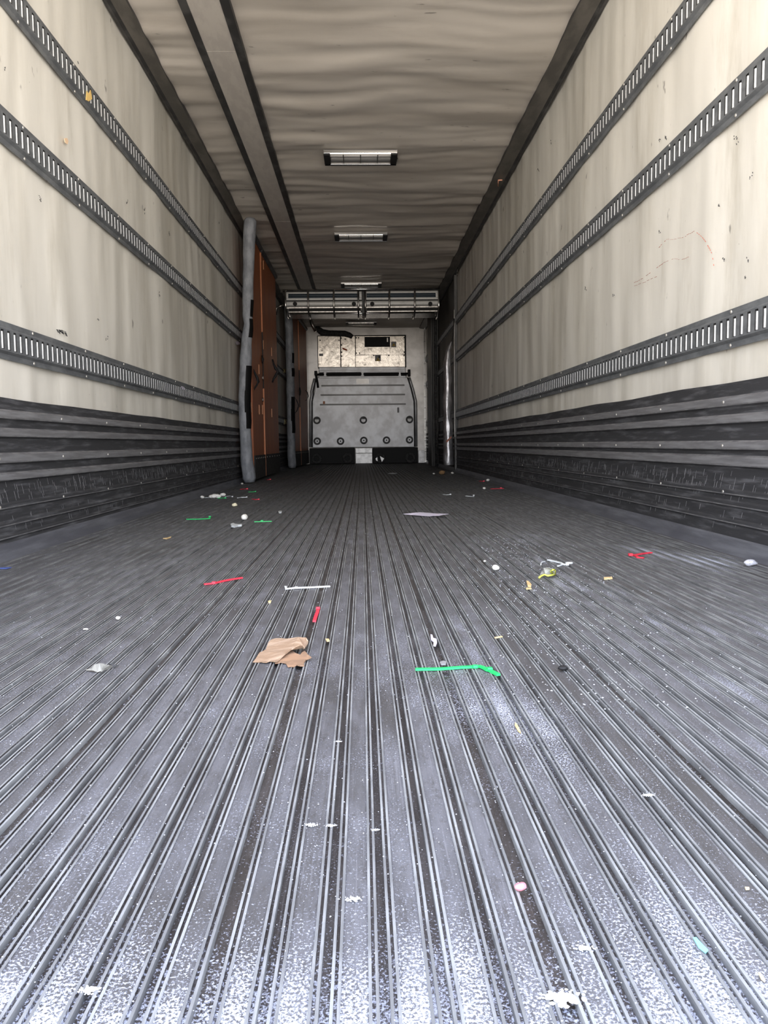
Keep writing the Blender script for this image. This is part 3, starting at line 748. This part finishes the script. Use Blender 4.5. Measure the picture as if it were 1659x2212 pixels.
# ------------------------------------------------------------------ side door on the right, frame and foil tube
bm = bmesh.new(); box(bm, XR-.004, XR+.02, 10.90, 13.40, .02, 2.545)
struct(link('door_1', bm, M_DARKW), 'dark side door in the right wall behind the silver tube')
bm = bmesh.new(); box(bm, XR-.030, XR+.01, 10.80, 10.90, .0, 2.545); box(bm, XR-.034, XR-.026, 10.795, 10.81, .45, 2.10, 1)
struct(link('trim_7', bm, [M_DARKF, M_STEEL], bevel=.003), 'near jamb of the side door in the right wall')
bm = bmesh.new(); box(bm, XR-.115, XR+.01, 13.40, 14.1, .0, 2.545)
for k in range(3): box(bm, XR-.100+k*.034, XR-.088+k*.034, 13.385, 13.40, .0, 2.53, 1)
struct(link('trim_8', bm, [M_DARKF, M_BLACK], bevel=.003), 'far jamb of the side door in the right wall')
YF = 10.75
fp = [((984, 572), (981, 596))]
bm = bmesh.new(); N = 50; PP = []; RR = []
spine = [(975, 738, .006), (972, 748, .022), (968, 760, .036), (966, 780, .046), (966, 800, .046), (967, 822, .048), (966, 860, .052), (966, 900, .056), (968, 940, .060), (968, 980, .066), (969, 1000, .068), (969, 1005, .062)]
for i in range(N+1):
    f = i/N*(len(spine)-1); k = min(int(f), len(spine)-2); g = f-k
    a, b_ = spine[k], spine[k+1]; p = at(a[0]*(1-g)+b_[0]*g, a[1]*(1-g)+b_[1]*g, 1, YF)
    PP.append(p + Vector((.005*rip(p.z*9, 2, 3), 0, 0))); RR.append((a[2]*(1-g)+b_[2]*g)*(1+.22*rip(p.z*6, 8, 1)))
rings = []
for P, R in zip(PP, RR):
    rings.append([bm.verts.new((P.x + R*(1+.12*rip(k*.9, P.z*5, 3))*math.cos(2*PI*k/26), P.y + R*(1+.2*rip(k*1.1, P.z*6, 9))*math.sin(2*PI*k/26), P.z)) for k in range(26)])
for a, b in zip(rings, rings[1:]):
    for k in range(26): bm.faces.new((a[k], a[(k+1) % 26], b[(k+1) % 26], b[k]))
bm.faces.new(rings[0]); bm.faces.new(rings[-1][::-1])
ft = thing('foil_tube', 'tall crumpled silver foil tube hanging against the right wall side door', 'foil tube', (1.16, YF, PP[-1].z))
child('sleeve', bm, M_FOIL, ft, smooth=True)
bm = bmesh.new(); p = [pr((880+u*.2261, 560+v*.2260), YF-.075) for u, v in ((368, 1738), (420, 1690), (424, 1704), (378, 1752))]
prism_y(bm, p, YF-.085, YF-.070); o = child('tape', bm, mat('brown_tape', (.36, .13, .08), .6), ft); o['label'] = 'strip of red brown tape'
bm = bmesh.new(); tube(bm, [PP[0] + Vector((0, 0, -.05)), PP[0] + Vector((.03, .02, .12)), Vector((XR-.035, YF+.03, PP[0].z+.30))], .006, 6); child('cord', bm, M_BLACK, ft, smooth=True)
bm = bmesh.new(); tube(bm, [(XR-.09, 12.9, .0), (XR-.09, 12.9, 2.4)], .022, 8)


tag(link('door_gasket', bm, M_RUBBER, smooth=True), 'thin black upright gasket inside the right side door recess', 'gasket')
bm = bmesh.new(); tube(bm, [tuple(at(px, py, 0, XR-.03)) for px, py in ((985, 572), (988.5, 577), (988, 584), (986.8, 590), (987.5, 596))], .008, 8)
tag(link('wall_hook', bm, M_CHROME, smooth=True), 'small bright metal hook high on the right wall at the side door', 'hook')

# ------------------------------------------------------------------ litter on the floor
def F(px, py, z=.003): return at(px, py, 2, z)
def ribbon(bm, pts, w, h, mi=0):
    """flat plastic strip through floor points"""
    pts = [Vector(p) for p in pts]; n = len(pts); rings = []
    for i, p in enumerate(pts):
        d = (pts[min(i+1, n-1)] - pts[max(i-1, 0)]); d.z = 0; d.normalize(); s = Vector((-d.y, d.x, 0))*w/2
        rings.append([bm.verts.new(p+s+Vector((0, 0, h/2))), bm.verts.new(p-s+Vector((0, 0, h/2))), bm.verts.new(p-s-Vector((0, 0, h/2))), bm.verts.new(p+s-Vector((0, 0, h/2)))])
    for a, b in zip(rings, rings[1:]):
        for k in range(4): bm.faces.new((a[k], a[(k+1) % 4], b[(k+1) % 4], b[k])).material_index = mi
    bm.faces.new(rings[0]).material_index = mi; bm.faces.new(rings[-1]).material_index = mi
def tie(pix, w, m_, label, head=None, group=None, cat='cable tie', z=.0035, lift=None, thick=.0035):
    pts = [F(px, py, z + (lift[i] if lift else 0)) for i, (px, py) in enumerate(pix)]
    t = thing('cable_tie', label, cat, tuple(pts[0] - Vector((0, 0, pts[0].z))), group)
    bm = bmesh.new(); ribbon(bm, pts, w, thick); child('strap', bm, m_, t)
    hp = F(*head, z) if head else pts[-1]
    bm = bmesh.new(); box(bm, hp.x-w*.65, hp.x+w*.65, hp.y-w*.65, hp.y+w*.65, .0016, .0018+w*.8); child('head', bm, m_, t, bevel=.001)
    return t
G_ = lambda u, v: (870+u*.1447, 1350+v*.1446)
tie([G_(*q) for q in ((190, 662), (400, 660), (560, 656), (720, 645), (860, 634), (1000, 627), (1080, 620), (1150, 618), (1210, 640), (1275, 678))], .0062, M_GREEN,
    'long bright green plastic cable tie in the middle of the floor, nearest green one', head=G_(1082, 628), group='green cable ties')
t = tie([G_(*q) for q in ((1280, 668), (1340, 700), (1430, 745))], .0068, M_GREEN, 'bright green plastic tie stub touching the long green cable tie', head=G_(1300, 668), group='green cable ties')
tie([(403, 1121.5), (428, 1121.5), (453, 1120), (453.5, 1117)], .009, M_GREEN, 'dark green cable tie on the left of the floor near the wall', group='green cable ties')
tie([(549, 1127), (566, 1126.5), (587, 1126)], .009, M_GREEN, 'green cable tie right of the white pebble on the far left floor', head=(566, 1126), group='green cable ties')
tie([(471, 1076.3), (480, 1075.6), (487, 1076)], .010, M_GREEN, 'short green cable tie beside the far white pellets', group='green cable ties')
tie([(536, 1062.6), (552, 1062)], .009, M_GREEN, 'tiny green cable tie on the floor before the orange partition', group='green cable ties')
tie([(441, 1262), (462, 1260), (482, 1255), (503, 1251), (523, 1248)], .0080, M_RED, 'red cable tie lying slanted on the left middle of the floor', head=(462, 1260), group='red cable ties')
tie([(679, 1342), (682, 1332), (686, 1322), (687, 1315)], .0070, M_RED, 'small pink red cable tie just above the torn cardboard', head=(687, 1315), group='red cable ties')
t = tie([(1359, 1199.5), (1375, 1198), (1390, 1195.5), (1407, 1193.5)], .0100, M_RED, 'forked red cable tie on the right side of the floor', head=(1362, 1199.5), group='red cable ties')
bm = bmesh.new(); ribbon(bm, [F(*q) for q in ((1372, 1199.5), (1378, 1204), (1391, 1205))], .0095, .0035); child('tail', bm, M_RED, t)
tie([(1060, 1056), (1074, 1055.4), (1088, 1055)], .012, M_RED, 'red cable tie far back near the right wall', head=(1082, 1055), group='red cable ties')
tie([(520, 1057), (527, 1056.2), (534, 1056.5)], .012, M_RED, 'red cable tie on the floor just before the grey padded post', group='red cable ties')
tie([(545, 1078), (552, 1078.8), (559, 1078.9)], .009, M_RED, 'tiny red cable tie left of the centre, in front of the partition', group='red cable ties')
tie([(577, 1036.3), (584, 1036)], .012, M_RED, 'tiny red cable tie beside the foot of the nearer orange partition', group='red cable ties')
tie([(1036, 1039.5), (1045, 1039.8)], .012, M_RED, 'tiny red scrap of tie far back at the right wall', group='red cable ties')
tie([(617, 1267), (618, 1272), (636, 1270), (675, 1268.5), (713, 1266.5)], .0065, M_WTIE, 'white cable tie in the middle of the floor right of the red one', head=(640, 1270), group='white cable ties')
H_ = lambda u, v: (1120+u*.1929, 1180+v*.1929)
t = tie([H_(*q) for q in ((330, 152), (400, 168), (470, 185), (495, 200), (548, 207))], .0075, M_WTIE, 'forked white cable tie behind the yellow wrapper on the right', head=H_(545, 207), group='white cable ties')
bm = bmesh.new(); ribbon(bm, [F(*H_(*q)) for q in ((500, 195), (480, 210), (440, 222))], .005, .003); child('tail', bm, M_WTIE, t)
tie([(513, 1075.5), (520, 1074.4), (533, 1074)], .008, M_WTIE, 'thin white cable tie beyond the cream pellet on the far left floor', group='white cable ties')
tie([(487, 1072.5), (497, 1071.2), (502, 1073)], .008, M_WTIE, 'bent white cable tie right of the white pellet pile', group='white cable ties')
tie([(440, 1074.6), (455, 1075)], .009, M_WTIE, 'short white cable tie left of the white pellet pile', group='white cable ties')
tie([(957, 1068), (965, 1068.8), (973, 1068.3)], .009, M_WTIE, 'thin white cable tie beyond the lilac paper', group='white cable ties')
tie([(1006, 1071.5), (1015, 1072), (1023, 1072.5), (1023, 1070.5)], .009, M_WTIE, 'white cable tie with upturned end right of centre, far back', group='white cable ties')

def blob(px, py, r, m_, label, name='pellet', cat='pellet', group=None, sq=(1, 1, .7), seed=1, rot=0, z=0):
    p = F(px, py, 0); bm = bmesh.new(); bmesh.ops.create_icosphere(bm, subdivisions=3, radius=r)
    for v in bm.verts:
        k = 1 + .22*rip(v.co.x/r*1.2+seed*3, v.co.y/r*1.2, v.co.z/r*1.2); v.co = Vector((v.co.x*sq[0]*k, v.co.y*sq[1]*k, v.co.z*sq[2]*k))
    zmin = min(v.co.z for v in bm.verts)
    o = link(name, bm, m_, smooth=True); o.location = (p.x, p.y, .0014 - zmin + z); o.rotation_euler = (0, 0, rot)
    tag(o, label, cat, group); return o
PG = 'white pellets on the floor'
blob(1071, 1233, .0108, M_BLOB, 'egg shaped white pellet right of centre, biggest and brightest', seed=2, sq=(1, .9, .75), group=PG)
blob(1047, 1215, .0042, M_BLOB, 'small white pellet just behind the egg shaped one', seed=3, group=PG)
blob(255, 1340, .0052, M_BLOB, 'small white drop shaped pellet alone on the near left floor', seed=4, group=PG)
blob(185, 1362, .0045, M_BLOB, 'flat white crumb on the near left floor', seed=5, sq=(1.2, .8, .35), group=PG)
blob(528, 1124, .016, M_BLOB, 'round white pellet above the white scrap on the left', seed=6, sq=(1, 1, .9), group=PG)
for i, (px, r) in enumerate(((437, .015), (457, .020), (464, .026), (471, .024), (482, .020))):
    blob(px, 1077 if i < 4 else 1072.5, r, M_BLOB, ['leftmost and smallest white pellet of the far left pile', 'low white pellet second in the far left pile', 'largest white pellet in the middle of the far left pile', 'white pellet at the right of the far left pile', 'white pellet apart to the right of the far left pile'][i], seed=7+i, sq=(1, .9, .62), group=PG)
blob(507, 1095, .015, mat('cream_pellet', (.75, .70, .50), .6), 'cream yellow pellet above the round white one', seed=13, sq=(1.1, .9, .75), group=PG)
blob(1054, 1040, .017, M_BLOB, 'white pellet beyond the far red cable tie at the right wall', seed=14, group=PG)
blob(1046, 1057.5, .013, M_BLOB, 'white pellet just left of the far red cable tie', seed=15, group=PG)
blob(977, 1024, .018, M_BLOB, 'tan pellet under the silver foil tube', seed=16, group=PG)
blob(937, 1025, .014, M_BLOB, 'white pellet left of the brown crumbs far back', seed=17, group=PG)
blob(523, 1047, .012, M_BLOB, 'white pellet at the foot of the grey padded post', seed=18, group=PG)
blob(1621, 1224, .0155, mat('grey_stone', (.52, .53, .58), .7, 0, (.30, .31, .34), (90, 90, 90), .5, .6), 'grey white stone by the right wall edge', 'stone', 'stone', seed=21, sq=(1.25, .8, .6))
blob(955, 1025, .030, M_BROWN, 'brown crumb on the far floor under the foil tube', 'crumb', 'crumb', seed=22, sq=(1.2, .8, .8))
blob(1124, 1926, .0042, M_PINK, 'shiny pink scrap in the wide floor seam near the front', 'pink_scrap', 'scrap', seed=23, sq=(1.3, .9, .7), rot=.4)
blob(1216, 1450, .0068, M_BLACK, 'small black crumb right of the long green cable tie', 'crumb', 'crumb', seed=24, sq=(1.2, .9, .6))
M_POW = mat('packed_powder', (.86, .88, .93), .8)
def powder(px, py, w, label, seed, group='white powder clumps on the near floor'):
    q = random.Random(seed); c = F(px, py, 0); bm = bmesh.new()
    for k in range(70):
        a = q.random()*2*PI; d = abs(q.gauss(0, .45))*w; r = w*.16*(1.3 - min(1, d/w)*.8)*(.6+.8*q.random())
        x, y = 1.5*d*math.cos(a), d*math.sin(a)*.8
        n = 6; a0 = q.random()*PI
        t = [bm.verts.new((x + r*(.6+.7*q.random())*math.cos(a0+2*PI*i/n), y + r*(.6+.7*q.random())*math.sin(a0+2*PI*i/n), .0010)) for i in range(n)]
        p = bm.verts.new((x, y, .0014 + r*.45*q.random()))
        for i in range(n): bm.faces.new((t[i], t[(i+1) % n], p))
    o = link('powder_clump', bm, M_POW); o.location = (c.x, c.y, .0004)
    return tag(o, label, 'powder', group)
powder(192, 2142, .0080, 'brightest white powder clump, at the lower left of the floor', 40)
for i, (px, py, r, lab) in enumerate(((672, 1785, .0055, 'white powder clump, left one of the pair at lower centre'), (716, 1786, .0045, 'white powder clump, right one of the pair at lower centre'),
        (812, 1796, .0035, 'tiny white powder clump right of the pair at lower centre'), (765, 1945, .0065, 'white powder clump on the fine ribs at bottom centre'),
        (1262, 2052, .0065, 'white powder clump at lower right beside the wide seam'), (1215, 2160, .014, 'broad white powder drift at the bottom edge right of the wide seam'),
        (732, 1604, .0035, 'thin white powder clump below and right of the torn cardboard'), (1400, 1720, .006, 'faint white powder clump on the right of the near floor'))):
    powder(px, py, r, lab, 41+i)

def chip(pix, h, m_, label, name='wood_chip', cat='wood chip', group='wood chips on the floor'):
    P = [F(px, py, .002) for px, py in pix]; bm = bmesh.new()
    a = [bm.verts.new(p) for p in P]; b = [bm.verts.new(p + Vector((0, 0, h*(1+.4*rip(i*1.7, 2, 3))))) for i, p in enumerate(P)]
    bm.faces.new(a[::-1]); bm.faces.new(b)
    for k in range(len(P)): bm.faces.new((a[k], a[(k+1) % len(P)], b[(k+1) % len(P)], b[k]))
    return tag(link(name, bm, m_), label, cat, group)
chip([(1304, 1249), (1322, 1247.5), (1323, 1251), (1305, 1252.5)], .003, M_WOOD, 'straight pale wood splinter right of the yellow wrapper')
chip([(1137, 1257), (1142, 1258), (1148, 1265), (1147, 1269), (1140, 1268)], .004, M_WOOD, 'rounded tan wood chip below the yellow wrapper')
chip([(1136, 1271), (1148, 1271), (1148, 1273), (1137, 1273.5)], .002, M_WOOD, 'thin wood sliver under the rounded tan chip')
chip([(1113, 1562), (1117, 1566), (1124, 1580), (1125, 1585), (1119, 1580), (1112, 1568)], .0015, M_WOOD, 'pale seed husk in the ribs below the green cable tie')
chip([(1638, 2103), (1644, 2105), (1653, 2118), (1652, 2122), (1644, 2116)], .001, M_WOOD, 'pale splinter at the lower right edge of the floor')
chip([(1609, 1918), (1618, 1918), (1619, 1922), (1611, 1923)], .001, M_WOOD, 'small ochre chip on the right edge above the pale splinter')
chip([(579, 1300), (586, 1298.5), (585, 1303), (580, 1303.5)], .0025, M_WOOD, 'small cream chip above the torn cardboard, left of the pink tie')
chip([(703, 1382), (710, 1382), (712, 1386), (706, 1386.5)], .0025, M_WOOD, 'small cream chip right of the torn cardboard')
chip([(352, 1164), (362, 1162.5), (370, 1160), (369, 1162), (360, 1165)], .003, M_WOOD, 'curved yellowish sliver on the far left floor')
SG = 'scraps of film and paper on the floor'
chip([(498, 1135), (504, 1132.5), (508, 1135), (517, 1136), (523, 1135.5), (522, 1137), (514, 1138), (507, 1140), (500, 1139)], .008, M_WTIE, 'white torn plastic scrap below the round pellet', 'plastic_scrap', 'scrap', SG)
chip([(930, 1372), (934, 1373), (936, 1380), (943, 1382), (944, 1390), (941, 1397), (936, 1396), (937, 1388), (931, 1383)], .002, M_PAPER, 'crumpled lilac white scrap in the seam above the green tie', 'paper_scrap', 'scrap', SG)
chip([(950, 1432), (957, 1429), (964, 1431), (963, 1437), (953, 1437)], .002, M_GLAB, 'small grey scrap in the seam just above the green tie', 'plastic_scrap', 'scrap', SG)
chip([(1497, 2027), (1504, 2026), (1518, 2042), (1530, 2054), (1524, 2060), (1509, 2048)], .0008, M_CYAN, 'shiny pale blue plastic shard at the lower right', 'plastic_scrap', 'scrap', SG)
chip([(838, 1023.5), (848, 1022), (858, 1023), (850, 1024.5)], .006, M_WTIE, 'flat white scrap far back before the black blocks', 'paper_scrap', 'scrap', SG)
chip([(0, 1227), (14, 1226), (25, 1226.5), (14, 1229), (0, 1229)], .002, mat('blue_film', (.08, .12, .35), .4), 'blue plastic strip at the left edge of the floor', 'plastic_scrap', 'scrap', SG)
chip([(601, 1106), (604, 1104.5), (609, 1105), (608, 1108.5), (603, 1109)], .004, M_WTIE, 'small white scrap left of centre on the far floor', 'plastic_scrap', 'scrap', SG)
chip([(1068, 1378), (1084, 1375), (1086, 1376.5), (1070, 1379.5)][::-1], .0015, M_WOOD, 'thin cream straw bit above the right end of the green tie', 'straw_bit')

# lilac sheet of paper, thin and slightly bowed
def sheet(name, pix_h, m_, th, par=None, cuts=3, jag=.0):
    """thin crumpled sheet through (px, py, height) outline points"""
    bm = bmesh.new(); vs = [bm.verts.new(F(px, py, h)) for px, py, h in pix_h]
    es = [bm.edges.new((vs[k], vs[(k+1) % len(vs)])) for k in range(len(vs))]
    bmesh.ops.triangle_fill(bm, edges=es, use_beauty=True)
    bmesh.ops.subdivide_edges(bm, edges=bm.edges[:], cuts=cuts, use_grid_fill=True)
    for v in bm.verts: v.co.z += jag*rip(v.co.x*60, v.co.y*60, 2)
    bmesh.ops.solidify(bm, geom=bm.faces[:], thickness=th)
    for v in bm.verts: v.co.z = max(v.co.z, .0018)
    return link(name, bm, m_, par)
P_ = lambda u, v: (860+u*.0844, 1080+v*.0844)
o = sheet('paper_sheet', [(*P_(u, v), h) for u, v, h in ((115, 362, .01), (560, 320, .016), (820, 335, .014), (1000, 352, .012), (1300, 358, .020), (1180, 378, .018), (1060, 405, .008), (900, 408, .006), (800, 420, .004), (560, 402, .006), (350, 385, .006))], M_PAPER, .001, jag=.001)
tag(o, 'lilac white sheet of paper lying flat in the middle distance', 'paper')

# torn cardboard: upper curled flap and lower flap
K_ = lambda u, v: (500+u*.1326, 1340+v*.1326)
cb = thing('torn_cardboard', 'torn brown cardboard piece with curled flap in the middle of the floor', 'cardboard', tuple(F(607, 1410, 0)))
o = sheet('upper_flap', [(*K_(u, v), h) for u, v, h in ((345, 677, .003), (400, 610, .006), (460, 520, .009), (500, 500, .010), (560, 470, .011), (585, 400, .013), (600, 350, .015), (640, 320, .017), (720, 285, .018), (800, 288, .018), (900, 295, .019), (1000, 280, .022), (1090, 270, .025), (1200, 285, .024), (1235, 350, .018), (1228, 400, .012), (1200, 450, .006), (1180, 475, .004),
      (1172, 430, .015), (1150, 402, .021), (1110, 393, .023), (1050, 415, .021), (985, 455, .016), (930, 500, .014), (860, 560, .012), (790, 615, .009), (740, 655, .008), (690, 665, .006), (620, 655, .005), (560, 672, .005), (480, 664, .004), (440, 680, .003))], M_CARD, .0022, cuts=2, jag=.0016)
o.parent = cb; o.matrix_parent_inverse = Matrix.Translation(cb.location).inverted()
o = sheet('lower_flap', [(*K_(u, v), h) for u, v, h in ((715, 690, .004), (745, 650, .005), (830, 590, .006), (900, 530, .007), (975, 475, .008), (1050, 530, .008), (1120, 562, .007), (1150, 520, .008), (1190, 490, .009), (1240, 550, .010), (1300, 600, .008), (1215, 630, .006), (1180, 680, .005), (1185, 740, .003), (1120, 735, .004), (1070, 725, .003), (1020, 765, .002), (970, 750, .003), (920, 755, .003), (885, 690, .004), (800, 670, .005), (740, 697, .003))], M_CARD2, .0022, cuts=2, jag=.0012)
o.parent = cb; o.matrix_parent_inverse = Matrix.Translation(cb.location).inverted()

# dry grey leaf
Q_ = lambda u, v: (160+u*.0844, 1380+v*.0844)
lf = thing('dry_leaf', 'curled grey dry leaf on the lower left floor', 'leaf', tuple(F(220, 1440, 0)))
o = sheet('blade', [(*Q_(u, v), h) for u, v, h in ((285, 785, .003), (430, 745, .006), (540, 650, .013), (650, 625, .016), (780, 640, .017), (900, 680, .013), (980, 720, .006), (860, 790, .004), (700, 820, .004), (600, 850, .003), (450, 820, .003))], M_LEAF, .0008, cuts=2, jag=.003)
o.parent = lf; o.matrix_parent_inverse = Matrix.Translation(lf.location).inverted()
o = sheet('curled_tip', [(*Q_(u, v), h) for u, v, h in ((890, 630, .008), (960, 620, .010), (1060, 640, .008), (1150, 680, .004), (1050, 710, .003), (960, 740, .003), (930, 680, .005))], M_RUBBER, .0008, cuts=2, jag=.003)
o.parent = lf; o.matrix_parent_inverse = Matrix.Translation(lf.location).inverted()

# clear and yellow wrapper
wp = thing('snack_wrapper', 'crumpled clear and yellow green wrapper on the right middle floor', 'wrapper', tuple(F(1182, 1240, 0)))
def wchild(o): o.parent = wp; o.matrix_parent_inverse = Matrix.Translation(wp.location).inverted()
wchild(sheet('film', [(*H_(u, v), h) for u, v, h in ((245, 320, .004), (262, 290, .012), (280, 255, .026), (330, 250, .030), (390, 250, .026), (405, 290, .014), (400, 320, .005), (340, 325, .006), (300, 315, .010))], mat('clear_film', (.42, .41, .38), .25, 0, (.55, .55, .53), (50, 50, 50), .4, .6, bump=.6, bscale=(80, 80, 80)), .0012, cuts=2, jag=.006))
for seg in (((228, 355, .002), (250, 335, .006), (290, 318, .009), (330, 330, .008), (375, 322, .008), (408, 318, .004)), ((405, 262, .018), (410, 290, .010), (408, 318, .004)), ((405, 262, .018), (375, 266, .026), (362, 285, .02), (385, 300, .012))):
    bm = bmesh.new(); tube(bm, [F(*H_(u, v), h) for u, v, h in seg], .0028, 6); o = link('seam', bm, M_YEL, smooth=True); wchild(o)
bm = bmesh.new(); tube(bm, [F(*H_(u, v), .004) for u, v in ((250, 210), (252, 190), (270, 175), (300, 172))], .0016, 6)
tag(link('wire_bit', bm, M_WTIE, smooth=True), 'thin curved white filament behind the yellow wrapper', 'filament')
bm = bmesh.new(); c = F(*H_(567, 187), .003); tube(bm, [c + Vector((.010*math.cos(k*PI/6), .010*math.sin(k*PI/6), 0)) for k in range(13)], .0022, 6)
tag(link('plastic_ring', bm, M_WTIE, smooth=True), 'small white plastic ring beside the forked white cable tie', 'ring')

# loose grit: thousands of specks nobody could count
bm = bmesh.new()
rr = random.Random(3)
def flake(x, y, r):
    n = 4; a0 = rr.random()*PI; z = .0022
    t = [bm.verts.new((x + r*(.7+.6*rr.random())*math.cos(a0+2*PI*k/n), y + r*(.7+.6*rr.random())*math.sin(a0+2*PI*k/n), .0013)) for k in range(n)]
    p = bm.verts.new((x, y, .0013 + r*.8))
    for k in range(n): bm.faces.new((t[k], t[(k+1) % n], p))
for _ in range(3800):
    y = .45 + rr.random()**1.6*4.5; x = (rr.random()*2-1)*min(1.15, .12 + y*.5)
    flake(x, y, .0004 + .0007*rr.random()**2*min(2.5, .4+y*.5))
for _ in range(1500):
    y = 1.1 + rr.random()*2.2; x = .32 + .12*(y-1) + rr.gauss(0, .10)
    if x < 1.15: flake(x, y, .0006 + .0013*rr.random()**2)
o = link('white_grit', bm, mat('white_grit', (.52, .55, .62), .8)); tag(o, 'scattered white grit over the near part of the floor', 'grit', kind='stuff')

# ------------------------------------------------------------------ things on walls and ceiling
def wall_patch(name, side, pix, m_, label, cat, th=.002, off=.018, group=None):
    xw = XL + off if side < 0 else XR - off
    P = [at(px, py, 0, xw) for px, py in pix]; bm = bmesh.new()
    a = [bm.verts.new(p) for p in P]; b = [bm.verts.new(p + Vector((-side*-th if side < 0 else -th, 0, 0))) for p in P]
    bm.faces.new(a); bm.faces.new(b[::-1])
    for k in range(len(P)): bm.faces.new((a[k], a[(k+1) % len(P)], b[(k+1) % len(P)], b[k]))
    return tag(link(name, bm, m_), label, cat, group)
wall_patch('paper_scrap', -1, [(188, 196), (192, 203), (196, 194), (198, 205), (199, 214), (192, 219), (186, 216)], mat('yellow_paper', (.90, .62, .22), .6), 'torn yellow orange paper stuck in the highest left cargo rail', 'scrap')
wall_patch('paper_scrap', -1, [(391, 834), (395, 834.5), (399, 838), (400, 842), (394, 841)], M_PAPER, 'small white scrap stuck in the lowest left cargo rail', 'scrap')
wall_patch('paper_scrap', -1, [(509, 739), (513, 737), (518, 739), (519, 744), (512, 745)], M_PAPER, 'small white scrap by the middle left cargo rail at the grey post', 'scrap')
wall_patch('sticker', -1, [(139, 299), (145, 298), (148, 305), (146, 312), (141, 308)], mat('peach_sticker', (.85, .62, .42), .6), 'tiny peach sticker on the left wall between cargo rails', 'sticker', off=.004)
bm = bmesh.new()
p = [at(px, py, 2, ZC-.032) for px, py in ((1076, 402), (1077, 389), (1085, 389))]
tube(bm, p, .006, 6); tag(link('plastic_tag', bm, mat('salmon_plastic', (.75, .38, .26), .5), smooth=True), 'small bent salmon plastic strip on the right ceiling trim', 'tag')
bm = bmesh.new(); p = [at(px, py, 2, ZC-.02) for px, py in ((858, 336), (859, 348))]; tube(bm, p, .006, 6)
tag(link('light_clip', bm, M_STEEL, smooth=True), 'loose metal clip hanging at the right end of the nearest strip light', 'clip')
wall_patch('rail_tag', -1, [(613, 797), (619, 797), (617, 801), (619, 805), (613, 805.5), (615, 801)], mat('pale_yellow_clip', (.90, .82, .48), .5), 'upper pale yellow clip on the left wall between the partitions', 'clip', off=.03, th=.01)
wall_patch('rail_tag', -1, [(615, 906), (620, 906), (619, 911), (621, 916), (614, 916.5), (616, 911)], bpy.data.materials['pale_yellow_clip'], 'lower pale yellow clip on the left wall between the partitions', 'clip', off=.03, th=.01)

# marks that belong to the walls
def mark(parent, xw, s, strokes, r, m_, name, lab):
    bm = bmesh.new()
    for st in strokes:
        tube(bm, [at(px, py, 0, xw - s*.0015) for px, py in st], r, 5, flat=.3)
    o = link(name, bm, m_); o.parent = parent; o['label'] = lab
rs = random.Random(5)
T_ = lambda u, v: (1000+u*.3972, v*.3972)
def dash(pts, n=3):
    out_ = []
    for a, b in zip(pts, pts[1:]):
        for k in range(n):
            if rs.random() < .8:
                f0, f1 = (k+.1*rs.random())/n, (k+.55+.3*rs.random())/n
                j = rs.uniform(-1, 1)
                out_.append([(a[0]+(b[0]-a[0])*f0, a[1]+(b[1]-a[1])*f0+j), (a[0]+(b[0]-a[0])*f1, a[1]+(b[1]-a[1])*f1+j)])
    return out_
mark(wr, XR, 1, dash([T_(*q) for q in ((1065, 1345), (1105, 1305), (1190, 1295), (1225, 1275), (1260, 1258), (1300, 1290), (1330, 1330), (1355, 1385), (1365, 1450))], 4), .0016, M_CRAY, 'crayon_line', 'broken red crayon curve')
mark(wr, XR, 1, dash([T_(*q) for q in ((930, 1540), (980, 1510), (1040, 1470), (1090, 1430), (1150, 1405), (1190, 1412), (1230, 1395))], 4), .0016, M_CRAY, 'crayon_line', 'broken lower red crayon line')
mark(wr, XR, 1, dash([T_(*q) for q in ((930, 1555), (1000, 1530), (1060, 1500))], 3), .0016, M_CRAY, 'crayon_line', 'short red crayon line')
R_ = lambda u, v: (u*.12055, 680+v*.12055)
scr = []
for k in range(26):
    u = 1000 + rs.random()*190; v = 250 + (u-1000)*.45 + rs.uniform(-25, 25); scr.append([R_(u, v), R_(u+rs.uniform(10, 40), v+rs.uniform(5, 45))])
mark(wl, XL, -1, scr, .0022, M_SCUFF, 'scuff_mark', 'black scribbled scuff mark')
def scuffs(par, xw, s, lst, m_):
    st = []
    for (px, py, n, sp_) in lst:
        for k in range(n):
            x = px+rs.uniform(-sp_, sp_)*.4; y = py+rs.uniform(-sp_, sp_); st.append([(x, y), (x+rs.uniform(-1, 1.5), y+rs.uniform(1.5, 4.5))])
    mark(par, xw, s, st, .0016, m_, 'scuff_mark', 'scattered small dark scuffs')
scuffs(wl, XL, -1, [(86, 425, 7, 8), (231, 729, 4, 5), (345, 634, 3, 5), (168, 135, 3, 3), (275, 435, 4, 4), (312, 455, 5, 7), (366, 503, 4, 4), (12, 145, 3, 5), (474, 480, 2, 2), (100, 390, 2, 2), (212, 690, 3, 3)], M_SCUFF)
scuffs(wr, XR, 1, [(1438, 297, 6, 4), (1425, 302, 5, 3), (1190, 305, 3, 3), (1563, 560, 5, 5), (1590, 300, 7, 12), (1425, 500, 4, 4), (1610, 597, 3, 3), (1552, 443, 3, 3), (1622, 380, 4, 9), (1265, 622, 4, 4), (1325, 635, 3, 4), (1162, 365, 3, 3), (1615, 560, 4, 6)], M_SCUFF)
